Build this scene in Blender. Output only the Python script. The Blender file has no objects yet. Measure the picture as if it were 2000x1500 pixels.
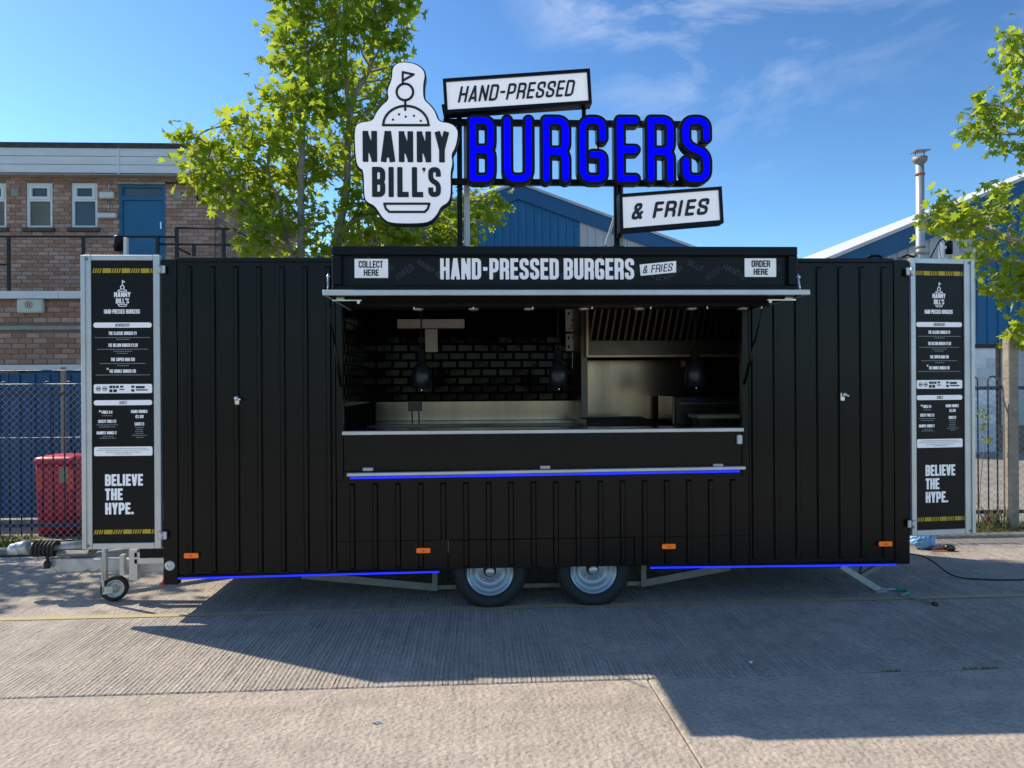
import bpy, math, random
import numpy as np
from mathutils import Vector, Matrix, Euler
random.seed(7); np.random.seed(7)
C = bpy.context.scene.collection
S = bpy.context.scene
R = math.radians
# ------------------------------------------------------------------ camera
cam_d = bpy.data.cameras.new('camera'); cam = bpy.data.objects.new('camera', cam_d); C.objects.link(cam)
cam.matrix_world = Matrix.Translation((-0.484, -5.562, 1.63)) @ Matrix.Rotation(R(-2.59), 4, 'Z') @ Matrix.Rotation(R(90), 4, 'X') @ Matrix.Rotation(R(-0.35), 4, 'Z')
cam_d.sensor_width = 36; cam_d.lens = 27.04; cam_d.clip_end = 2000; cam_d.clip_start = 0.05
S.camera = cam
# ------------------------------------------------------------------ sky and sun
CLOC = (3.3, 2.1, 3.7); CLOC2 = (3.9, 1.3, 0.3)
SUN = Vector((-0.87, 0.510, 1.0)).normalized()          # towards the sun
sun_el = math.asin(SUN.z); sun_rot = math.atan2(SUN.x, SUN.y)
W = bpy.data.worlds.new('World'); S.world = W; W.use_nodes = True
nt = W.node_tree; nt.nodes.clear()
def wn(t, **k):
    n = nt.nodes.new(t)
    for a, b in k.items(): setattr(n, a, b)
    return n
sky = wn('ShaderNodeTexSky', sky_type='NISHITA', sun_disc=False, sun_elevation=sun_el, sun_rotation=sun_rot, altitude=0.0, air_density=1.0, dust_density=0.35, ozone_density=3.5)
bg = wn('ShaderNodeBackground'); out = wn('ShaderNodeOutputWorld')
bg.inputs['Strength'].default_value = 0.055
tc = wn('ShaderNodeTexCoord'); sp = wn('ShaderNodeSeparateXYZ'); nt.links.new(tc.outputs['Generated'], sp.inputs[0])
mp = wn('ShaderNodeMapping'); nt.links.new(tc.outputs['Generated'], mp.inputs[0])
mp.vector_type = 'POINT'; mp.inputs['Rotation'].default_value = (0, R(32), 0); mp.inputs['Scale'].default_value = (1.0, 1.0, 2.6); mp.inputs['Location'].default_value = CLOC
n1 = wn('ShaderNodeTexNoise'); n1.inputs['Scale'].default_value = 3.4; n1.inputs['Detail'].default_value = 9; n1.inputs['Roughness'].default_value = 0.60; n1.inputs['Distortion'].default_value = 0.7
nt.links.new(mp.outputs[0], n1.inputs['Vector'])
mpb = wn('ShaderNodeMapping'); nt.links.new(tc.outputs['Generated'], mpb.inputs[0]); mpb.inputs['Location'].default_value = CLOC2
n2 = wn('ShaderNodeTexNoise'); n2.inputs['Scale'].default_value = 0.85; n2.inputs['Detail'].default_value = 2; nt.links.new(mpb.outputs[0], n2.inputs['Vector'])
rp = wn('ShaderNodeMapRange'); rp.inputs['From Min'].default_value = 0.48; rp.inputs['From Max'].default_value = 0.80; nt.links.new(n1.outputs['Fac'], rp.inputs['Value'])
rp2 = wn('ShaderNodeMapRange'); rp2.inputs['From Min'].default_value = 0.50; rp2.inputs['From Max'].default_value = 0.63; nt.links.new(n2.outputs['Fac'], rp2.inputs['Value'])
ml = wn('ShaderNodeMath', operation='MULTIPLY', use_clamp=True); nt.links.new(rp.outputs[0], ml.inputs[0]); nt.links.new(rp2.outputs[0], ml.inputs[1])
hz = wn('ShaderNodeMapRange'); hz.inputs['From Min'].default_value = 0.03; hz.inputs['From Max'].default_value = 0.12; nt.links.new(sp.outputs['Z'], hz.inputs['Value'])
ml2 = wn('ShaderNodeMath', operation='MULTIPLY', use_clamp=True); nt.links.new(ml.outputs[0], ml2.inputs[0]); nt.links.new(hz.outputs[0], ml2.inputs[1])
mx = wn('ShaderNodeMix', data_type='RGBA'); nt.links.new(ml2.outputs[0], mx.inputs['Factor']); 
tint = wn('ShaderNodeMix', data_type='RGBA', blend_type='MULTIPLY'); tint.inputs['Factor'].default_value = 1; tint.inputs['B'].default_value = (0.68, 0.775, 0.73, 1)
gma = wn('ShaderNodeGamma'); gma.inputs['Gamma'].default_value = 1.5; nt.links.new(sky.outputs[0], gma.inputs['Color'])
nt.links.new(gma.outputs[0], tint.inputs['A'])
nt.links.new(tint.outputs['Result'], mx.inputs['A']); mx.inputs['B'].default_value = (12.0, 12.2, 12.8, 1)
nt.links.new(mx.outputs['Result'], bg.inputs['Color']); nt.links.new(bg.outputs[0], out.inputs['Surface'])
sd = bpy.data.lights.new('sun', 'SUN'); sd.energy = 2.8; sd.angle = R(0.53); sd.color = (1.0, 0.88, 0.72)
sun = bpy.data.objects.new('sun', sd); C.objects.link(sun)
sun.rotation_euler = SUN.to_track_quat('Z', 'Y').to_euler()
S.view_settings.view_transform = 'Standard'; S.view_settings.look = 'None'; S.view_settings.gamma = 1
S.view_settings.use_curve_mapping = False; S.view_settings.exposure = 1.0

# ------------------------------------------------------------------ helpers
CM = cam.matrix_world.copy()
def at(u, v, Y):                                   # where the sight line through a photo pixel meets the plane y = Y
    d = CM.to_3x3() @ Vector((u - 1000, 750 - v, -1502.2))
    o = CM.translation
    return o + d * ((Y - o.y) / d.y)
def X(u, Y=0, v=750): return at(u, v, Y).x
def Z(v, Y=0, u=1000): return at(u, v, Y).z

def mat(name, col, rough=0.5, metal=0.0, var=0.0, scale=8.0, bump=0.0, bscale=60.0, emit=None, estr=0, col2=None, spec=0.5, coat=0.0, island=False, objrand=False, stretch=None, aniso=False):
    m = bpy.data.materials.new(name); m.use_nodes = True; t = m.node_tree
    b = t.nodes['Principled BSDF']; L = t.links.new
    b.inputs['Base Color'].default_value = (*col, 1); b.inputs['Roughness'].default_value = rough; b.inputs['Metallic'].default_value = metal
    b.inputs['Specular IOR Level'].default_value = spec; b.inputs['Coat Weight'].default_value = coat
    tcn = t.nodes.new('ShaderNodeTexCoord'); vec = tcn.outputs['Object']
    if stretch:
        mpn = t.nodes.new('ShaderNodeMapping'); mpn.inputs['Scale'].default_value = stretch; L(vec, mpn.inputs[0]); vec = mpn.outputs[0]
    if var > 0 or col2:
        n = t.nodes.new('ShaderNodeTexNoise'); n.inputs['Scale'].default_value = scale; n.inputs['Detail'].default_value = 6; n.inputs['Roughness'].default_value = 0.6; L(vec, n.inputs['Vector'])
        r = t.nodes.new('ShaderNodeMapRange'); r.inputs['From Min'].default_value = 0.3; r.inputs['From Max'].default_value = 0.7; L(n.outputs['Fac'], r.inputs['Value'])
        mxn = t.nodes.new('ShaderNodeMix'); mxn.data_type = 'RGBA'; L(r.outputs[0], mxn.inputs['Factor'])
        c2 = col2 if col2 else tuple(c * (1 - var) for c in col)
        mxn.inputs['A'].default_value = (*col, 1); mxn.inputs['B'].default_value = (*c2, 1)
        res = mxn.outputs['Result']
        if island or objrand:
            if island: g = t.nodes.new('ShaderNodeNewGeometry'); rs = g.outputs['Random Per Island']
            else: g = t.nodes.new('ShaderNodeObjectInfo'); rs = g.outputs['Random']
            hs = t.nodes.new('ShaderNodeHueSaturation'); L(res, hs.inputs['Color'])
            r2 = t.nodes.new('ShaderNodeMapRange'); r2.inputs['To Min'].default_value = 0.80; r2.inputs['To Max'].default_value = 1.20; L(rs, r2.inputs['Value']); L(r2.outputs[0], hs.inputs['Value'])
            r3 = t.nodes.new('ShaderNodeMapRange'); r3.inputs['To Min'].default_value = 1.15; r3.inputs['To Max'].default_value = 0.75; L(rs, r3.inputs['Value']); L(r3.outputs[0], hs.inputs['Saturation'])
            res = hs.outputs['Color']
        L(res, b.inputs['Base Color'])
        r4 = t.nodes.new('ShaderNodeMapRange'); r4.inputs['To Min'].default_value = max(0.02, rough - 0.08); r4.inputs['To Max'].default_value = min(1, rough + 0.1); L(n.outputs['Fac'], r4.inputs['Value']); L(r4.outputs[0], b.inputs['Roughness'])
    if bump > 0:
        n = t.nodes.new('ShaderNodeTexNoise'); n.inputs['Scale'].default_value = bscale; n.inputs['Detail'].default_value = 4; L(vec, n.inputs['Vector'])
        bp = t.nodes.new('ShaderNodeBump'); bp.inputs['Strength'].default_value = bump; bp.inputs['Distance'].default_value = 0.01; L(n.outputs['Fac'], bp.inputs['Height']); L(bp.outputs[0], b.inputs['Normal'])
    if emit:
        b.inputs['Emission Color'].default_value = (*emit, 1); b.inputs['Emission Strength'].default_value = estr
    return m

def link(name, me, m=None, parent=None, label=None, cat=None, group=None, kind=None):
    o = bpy.data.objects.new(name, me); C.objects.link(o)
    if m is not None and me is not None and len(me.materials) == 0: me.materials.append(m)
    if parent is not None: o.parent = parent
    if label: o['label'] = label
    if cat: o['category'] = cat
    if group: o['group'] = group
    if kind: o['kind'] = kind
    return o
def thing(name, label, cat, loc=(0, 0, 0), rz=0, group=None):
    o = link(name, None, None, None, label, cat, group); o.location = loc; o.rotation_euler = (0, 0, rz); o.empty_display_size = 0.2
    return o
def copy_tree(o, parent=None):
    c = o.copy(); C.objects.link(c)
    if parent is not None: c.parent = parent
    for ch in list(o.children): copy_tree(ch, c)
    return c

class MB:
    def __init__(s): s.v = []; s.f = []; s.sm = []
    def add(s, vs, fs, smooth=False):
        k = len(s.v); s.v += [tuple(p) for p in vs]; s.f += [tuple(i + k for i in f) for f in fs]; s.sm += [smooth] * len(fs)
    def box(s, x0, x1, y0, y1, z0, z1, M=None, bev=0.0):
        if x0 > x1: x0, x1 = x1, x0
        if y0 > y1: y0, y1 = y1, y0
        if z0 > z1: z0, z1 = z1, z0
        if bev > 0:
            b = min(bev, (x1 - x0) * .45, (y1 - y0) * .45, (z1 - z0) * .45)
            vs = []; idx = {}
            for i, x in enumerate((x0, x1)):
                for j, y in enumerate((y0, y1)):
                    for k, z in enumerate((z0, z1)):
                        sx, sy, sz = (1 if i == 0 else -1), (1 if j == 0 else -1), (1 if k == 0 else -1)
                        for a in range(3):
                            p = [x + sx * b, y + sy * b, z + sz * b]; p[a] = (x, y, z)[a]
                            idx[(i, j, k, a)] = len(vs); vs.append(p)
            fs = []
            for a in range(3):
                o = [q for q in range(3) if q != a]
                for e in (0, 1):
                    q = []
                    for (c, d) in ((0, 0), (1, 0), (1, 1), (0, 1)):
                        key = [0, 0, 0]; key[a] = e; key[o[0]] = c; key[o[1]] = d; q.append(idx[(*key, a)])
                    fs.append(q)
            for a in range(3):                       # edges along axis a
                o = [q for q in range(3) if q != a]
                for c in (0, 1):
                    for d in (0, 1):
                        k0 = [0, 0, 0]; k0[o[0]] = c; k0[o[1]] = d; k1 = list(k0); k1[a] = 1
                        fs.append([idx[(*k0, o[0])], idx[(*k1, o[0])], idx[(*k1, o[1])], idx[(*k0, o[1])]])
            for i in (0, 1):
                for j in (0, 1):
                    for k in (0, 1): fs.append([idx[(i, j, k, 0)], idx[(i, j, k, 1)], idx[(i, j, k, 2)]])
            cen = Vector(((x0 + x1) / 2, (y0 + y1) / 2, (z0 + z1) / 2)); g = []
            for f in fs:
                p = [Vector(vs[i]) for i in f]; n = (p[1] - p[0]).cross(p[2] - p[0])
                if n.dot(sum(p, Vector()) / len(p) - cen) < 0: f = f[::-1]
                g.append(f)
            fs = g
        else:
            vs = [(x, y, z) for x in (x0, x1) for y in (y0, y1) for z in (z0, z1)]
            fs = [(0, 1, 3, 2), (4, 6, 7, 5), (0, 4, 5, 1), (2, 3, 7, 6), (0, 2, 6, 4), (1, 5, 7, 3)]
        if M is not None: vs = [M @ Vector(p) for p in vs]
        s.add(vs, fs); return s
    def beam(s, a, b, w, h, up=(0, 0, 1), bev=0):      # rectangular bar from a to b
        a, b = Vector(a), Vector(b); d = (b - a); L = d.length; d.normalize()
        u = Vector(up); x = d.cross(u)
        if x.length < 1e-4: x = d.cross(Vector((0, 1, 0)))
        x.normalize(); z = x.cross(d)
        M = Matrix.Translation(a) @ Matrix((x, d, z)).transposed().to_4x4()
        return s.box(-w / 2, w / 2, 0, L, -h / 2, h / 2, M, bev)
    def tube(s, pts, r, n=8, caps=True, closed=False, smooth=True):
        pts = [Vector(p) for p in pts]; m = len(pts)
        rs = r if isinstance(r, (list, tuple)) else [r] * m
        ref = None; vs = []
        for i, p in enumerate(pts):
            if closed: d = pts[(i + 1) % m] - pts[i - 1]
            else: d = pts[min(i + 1, m - 1)] - pts[max(i - 1, 0)]
            d.normalize()
            if ref is None:
                ref = Vector((0, 0, 1)) if abs(d.z) < 0.9 else Vector((1, 0, 0))
            a = (ref - d * ref.dot(d)).normalized(); b = d.cross(a); ref = a
            for k in range(n):
                t = 2 * math.pi * k / n; vs.append(p + (a * math.cos(t) + b * math.sin(t)) * rs[i])
        fs = []
        for i in range(m if closed else m - 1):
            j = (i + 1) % m
            for k in range(n): fs.append((i * n + k, i * n + (k + 1) % n, j * n + (k + 1) % n, j * n + k))
        if caps and not closed: fs += [tuple(range(n))[::-1], tuple((m - 1) * n + k for k in range(n))]
        s.add(vs, fs, smooth); return s
    def lathe(s, prof, axis='Z', loc=(0, 0, 0), n=24, smooth=True):   # prof: (radius, height)
        vs = []; loc = Vector(loc)
        for (r, h) in prof:
            for k in range(n):
                t = 2 * math.pi * k / n; c, q = r * math.cos(t), r * math.sin(t)
                p = (c, q, h) if axis == 'Z' else ((c, h, q) if axis == 'Y' else (h, c, q))
                vs.append(loc + Vector(p))
        fs = []
        for i in range(len(prof) - 1):
            for k in range(n):
                f = (i * n + k, i * n + (k + 1) % n, (i + 1) * n + (k + 1) % n, (i + 1) * n + k)
                fs.append(f if axis != 'Y' else f[::-1])
        s.add(vs, fs, smooth); return s
    def prism(s, poly, y0, y1):                       # polygon in XZ, extruded in y
        n = len(poly); vs = [(x, y0, z) for x, z in poly] + [(x, y1, z) for x, z in poly]
        fs = [tuple(range(n)), tuple(range(2 * n - 1, n - 1, -1))] + [(i, n + i, n + (i + 1) % n, (i + 1) % n) for i in range(n)]
        s.add(vs, fs); return s
    def mesh(s, name):
        me = bpy.data.meshes.new(name); me.from_pydata(s.v, [], s.f)
        me.polygons.foreach_set('use_smooth', s.sm); me.update(); return me
    def obj(s, name, m, parent=None, **k): return link(name, s.mesh(name), m, parent, **k)

# ------------------------------------------------------------------ lettering: strokes -> distance field -> outlines -> mesh
def rnd(pts, r, n=6):
    out = [pts[0]]
    for i in range(1, len(pts) - 1):
        p, a, b = Vector(pts[i]), Vector(pts[i - 1]), Vector(pts[i + 1])
        la, lb = (a - p).length, (b - p).length; rr = min(r, la * .5, lb * .5)
        pa, pb = p + (a - p) * rr / la, p + (b - p) * rr / lb
        for k in range(n + 1):
            t = k / n; q = pa * (1 - t) ** 2 + p * 2 * t * (1 - t) + pb * t * t; out.append(tuple(q))
    out.append(pts[-1]); return out
def glyph(ch, w, h, s):                               # polylines of a capital: width w, height h, stroke width s
    k = s / 2; l, r, b, t, c, m = k, w - k, k, h - k, w / 2, h / 2
    q = min(w, h) * .34
    D = lambda *p: rnd(list(p), q)
    if ch == 'A': return [[(k * .95, 0), (c - .02 * w, h)], [(w - k * .95, 0), (c + .02 * w, h)], [(w * .25, h * .24), (w * .75, h * .24)]]
    if ch == 'B': return [[(l, 0), (l, h)], D((l, t), (r, t), (r, m), (l, m)), D((l, m), (r, m), (r, b), (l, b))]
    if ch == 'C': return [D((r, h * .66), (r, t), (l, t), (l, b), (r, b), (r, h * .34))]
    if ch == 'D': return [[(l, 0), (l, h)], D((l, t), (r, t), (r, b), (l, b))]
    if ch == 'E': return [[(l, 0), (l, h)], [(l, t), (w, t)], [(l, m), (w * .92, m)], [(l, b), (w, b)]]
    if ch == 'F': return [[(l, 0), (l, h)], [(l, t), (w, t)], [(l, m), (w * .9, m)]]
    if ch == 'G': return [D((r, h * .68), (r, t), (l, t), (l, b), (r, b)) [:-1] + rnd([((l + r) / 2, b), (r, b), (r, h * .42), (max(c, s + .15 * w), h * .42)], q)[1:]]
    if ch == 'H': return [[(l, 0), (l, h)], [(r, 0), (r, h)], [(l, m), (r, m)]]
    if ch in 'I1': return [[(k, 0), (k, h)]]
    if ch == 'K': return [[(l, 0), (l, h)], [(l, h * .4), (r, h)], [(l + .2 * w, m), (r, 0)]]
    if ch == 'L': return [[(l, 0), (l, h)], [(l, b), (w, b)]]
    if ch == 'M': return [[(l, 0), (l, h)], [(l, h - k), (c, h * .3), (r, h - k)], [(r, h), (r, 0)]]
    if ch == 'N': return [[(l, 0), (l, h)], [(l, h - k), (r, k)], [(r, h), (r, 0)]]
    if ch in 'O0': return [D((c, t), (r, t), (r, b), (l, b), (l, t), (c, t))]
    if ch == 'P': return [[(l, 0), (l, h)], D((l, t), (r, t), (r, h * .42), (l, h * .42))]
    if ch == 'R': return [[(l, 0), (l, h)], D((l, t), (r, t), (r, h * .47), (l, h * .47)), D((l, h * .47), (r, h * .47), (r, 0))]
    if ch in 'S5': return [D((r, h * .68), (r, t), (l, t), (l, h * .56), (r, h * .44), (r, b), (l, b), (l, h * .32))]
    if ch == 'T': return [[(0, t), (w, t)], [(c, 0), (c, h)]]
    if ch == 'U': return [D((l, h), (l, b), (r, b), (r, h))]
    if ch == 'V': return [[(k * .9, h), (c - .02 * w, 0)], [(w - k * .9, h), (c + .02 * w, 0)]]
    if ch == 'W': return [[(l, h), (w * .28, 0)], [(w * .28, k * .3), (c, h * .8)], [(c, h * .8), (w * .72, k * .3)], [(w * .72, 0), (r, h)]]
    if ch == 'X': return [[(l, 0), (r, h)], [(l, h), (r, 0)]]
    if ch == 'Y': return [[(k * .9, h), (c, h * .42)], [(w - k * .9, h), (c, h * .42)], [(c, h * .5), (c, 0)]]
    if ch == '-': return [[(w * .12, m), (w * .88, m)]]
    if ch == '.': return [[(k, 0), (k, s)]]
    if ch == "'": return [[(k, h * .80), (k, h)], [(k, h * .82), (k * .5, h * .72)]]
    if ch == '4': return [[(r, 0), (r, h)], [(r, t), (l, h * .3), (w, h * .3)]]
    if ch == '9': return [D((r, m), (l, m), (l, t), (r, t), (r, b), (l, b))]
    if ch == '£': return [D((r, h * .7), (r, t), (l, t), (l, b)), [(l * .6, b), (w, b)], [(0, m), (w * .7, m)]]
    if ch == '&': return [rnd([(w, h * .02), (w * .22, h * .66), (w * .25, t), (w * .7, t), (w * .68, h * .66), (l, h * .42), (l * .9, b), (w * .6, b), (r, h * .42)], q * .8)]
    return []
WID = {'I': .42, '1': .42, '.': .40, "'": .34, 'M': 1.35, 'W': 1.35, '-': .62, ' ': .5, 'L': .86, 'E': .86, 'F': .84, 'T': .9}
def sdf_field(lines, half, x0, x1, z0, z1, cell, rounded=False):
    nx = int((x1 - x0) / cell) + 3; nz = int((z1 - z0) / cell) + 3
    gx, gz = np.meshgrid(x0 - cell + np.arange(nx) * cell, z0 - cell + np.arange(nz) * cell, indexing='ij')
    F = np.full(gx.shape, 1e3)
    for ln in lines:
        for i in range(len(ln) - 1):
            ax, az = ln[i]; bx, bz = ln[i + 1]; ux, uz = bx - ax, bz - az; L2 = ux * ux + uz * uz
            if L2 < 1e-12: continue
            L = math.sqrt(L2); tt = ((gx - ax) * ux + (gz - az) * uz) / L2; tcl = np.clip(tt, 0, 1)
            d = np.hypot(gx - ax - tcl * ux, gz - az - tcl * uz) - half
            if not rounded:
                if i == 0: d = np.maximum(d, -tt * L)
                if i == len(ln) - 2: d = np.maximum(d, (tt - 1) * L)
            F = np.minimum(F, d)
    F[0, :] = F[-1, :] = 1; F[:, 0] = F[:, -1] = 1
    return F, x0 - cell, z0 - cell
def contours(F, ox, oz, cell, lev=0.0, tol=0.06):
    F = F - lev; I = F < 0; nxt = {}
    code = I[:-1, :-1] * 1 + I[1:, :-1] * 2 + I[1:, 1:] * 4 + I[:-1, 1:] * 8
    seg = {1: [(3, 0)], 2: [(0, 1)], 3: [(3, 1)], 4: [(1, 2)], 5: [(3, 0), (1, 2)], 6: [(0, 2)], 7: [(3, 2)], 8: [(2, 3)], 9: [(2, 0)], 10: [(0, 1), (2, 3)], 11: [(2, 1)], 12: [(1, 3)], 13: [(1, 0)], 14: [(0, 3)]}
    def ek(i, j, e): return ((i, j, 0), (i + 1, j, 1), (i, j + 1, 0), (i, j, 1))[e]
    def pt(k):
        i, j, o = k; a = F[i, j]; b = F[i + 1, j] if o == 0 else F[i, j + 1]; t = a / (a - b)
        return (ox + (i + (t if o == 0 else 0)) * cell, oz + (j + (t if o == 1 else 0)) * cell)
    for i, j in np.argwhere((code > 0) & (code < 15)):
        for a, b in seg[int(code[i, j])]: nxt[ek(int(i), int(j), a)] = ek(int(i), int(j), b)
    loops = []
    while nxt:
        k0, k = nxt.popitem(); lp = [pt(k0)]
        while k != k0 and k in nxt: lp.append(pt(k)); k = nxt.pop(k)
        # drop nearly collinear points
        tl = tol * cell; keep = [lp[0]]; i = 0; n = len(lp)
        while i < n - 1:
            j = i + 1
            while j + 1 < n and j - i < 60:
                ax, az = lp[i]; bx, bz = lp[j + 1]; L = math.hypot(bx - ax, bz - az) or 1e-9
                if max(abs((lp[m][0] - ax) * (bz - az) - (lp[m][1] - az) * (bx - ax)) / L for m in range(i + 1, j + 1)) > tl: break
                j += 1
            keep.append(lp[j]); i = j
        if len(keep) > 3: loops.append(keep)
    return loops
def fill_mesh(loops, depth, name):                    # loops in (x, z); front face at y=0, body goes to y=+depth
    cu = bpy.data.curves.new('c', 'CURVE'); cu.dimensions = '2D'; cu.fill_mode = 'BOTH'; cu.extrude = depth * 10
    for lp in loops:
        sp_ = cu.splines.new('POLY'); sp_.points.add(len(lp) - 1)
        for i, (x, z) in enumerate(lp): sp_.points[i].co = (x * 20, z * 20, 0, 1)
        sp_.use_cyclic_u = True
    ob = bpy.data.objects.new('c', cu); C.objects.link(ob)
    me = bpy.data.meshes.new_from_object(ob.evaluated_get(bpy.context.evaluated_depsgraph_get()))
    bpy.data.objects.remove(ob); bpy.data.curves.remove(cu)
    me.transform(Matrix.Scale(.05, 4)); me.transform(Matrix(((1, 0, 0, 0), (0, 0, -1, depth / 2), (0, 1, 0, 0), (0, 0, 0, 1)))); me.name = name; me.update(); return me
GC = {}
def glyph_loops(ch, w, h, s, rounded=False, lev=0.0, res=7):
    key = (ch, round(w / h, 3), round(s / h, 3), rounded, round(lev / h, 3), res)
    if key not in GC:
        W_, S_, V_ = w / h, s / h, lev / h; cell = S_ / res
        ls = glyph(ch, W_, 1.0, S_)
        p = V_ + cell * 2 + (S_ if rounded else 0)
        if rounded: ls = [[(min(max(x, S_ / 2), W_ - S_ / 2), min(max(z, S_ / 2), 1 - S_ / 2)) for x, z in l] for l in ls]
        F, ox, oz = sdf_field(ls, S_ / 2, -p, W_ + p, -p, 1 + p, cell, rounded)
        GC[key] = contours(F, ox, oz, cell, V_)
    return [[(x * h, z * h) for x, z in lp] for lp in GC[key]]
def word_loops(txt, x0, x1, z0, z1, sw=.30, gap=.16, rounded=False, shear=0.0, rot=0.0, lev=0.0, res=7):
    tot = sum(WID.get(c, 1.0) for c in txt) + gap * (len(txt) - 1); h = z1 - z0
    w = (x1 - x0) / tot; s = sw * w; x = x0; out = []; cx, cz = (x0 + x1) / 2, (z0 + z1) / 2
    for c in txt:
        cw = WID.get(c, 1.0) * w
        if c in "I1.'": cw = s
        if c != ' ':
            for lp in glyph_loops(c, cw, h, s, rounded, lev, res):
                q = []
                for px, pz in lp:
                    px, pz = px + x + shear * (pz - h / 2), pz + z0
                    if rot: px, pz = cx + (px - cx) * math.cos(rot) - (pz - cz) * math.sin(rot), cz + (px - cx) * math.sin(rot) + (pz - cz) * math.cos(rot)
                    q.append((px, pz))
                out.append(q)
        x += WID.get(c, 1.0) * w + gap * w
    return out
def lines_loops(lines, half, cell, rounded=True, lev=0.0):
    xs = [p[0] for l in lines for p in l]; zs = [p[1] for l in lines for p in l]; p = half + lev + cell * 2
    F, ox, oz = sdf_field(lines, half, min(xs) - p, max(xs) + p, min(zs) - p, max(zs) + p, cell, rounded)
    return contours(F, ox, oz, cell, lev)
def rrect(x0, x1, z0, z1, r, n=4):
    out = []
    for cx, cz, a in ((x1 - r, z0 + r, -90), (x1 - r, z1 - r, 0), (x0 + r, z1 - r, 90), (x0 + r, z0 + r, 180)):
        for k in range(n + 1): t = R(a + 90 * k / n); out.append((cx + r * math.cos(t), cz + r * math.sin(t)))
    return out
def offset_poly(poly, d):                              # outward offset of a simple polygon via distance field-free vertex normals
    n = len(poly); A = sum(poly[i][0] * poly[(i + 1) % n][1] - poly[(i + 1) % n][0] * poly[i][1] for i in range(n)); sg = 1 if A > 0 else -1; out = []
    for i in range(n):
        a, b, c = Vector(poly[i - 1]), Vector(poly[i]), Vector(poly[(i + 1) % n])
        n1_ = Vector(((b - a).y, -(b - a).x)).normalized(); n2_ = Vector(((c - b).y, -(c - b).x)).normalized()
        nn = (n1_ + n2_).normalized(); out.append(tuple(b + nn * sg * d / max(.5, nn.dot(n1_))))
    return out
def smooth_poly(poly, it=2):
    for _ in range(it):
        n = len(poly); q = []
        for i in range(n):
            a, b = poly[i], poly[(i + 1) % n]
            q += [(a[0] * .75 + b[0] * .25, a[1] * .75 + b[1] * .25), (a[0] * .25 + b[0] * .75, a[1] * .25 + b[1] * .75)]
        poly = q
    return poly
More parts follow.
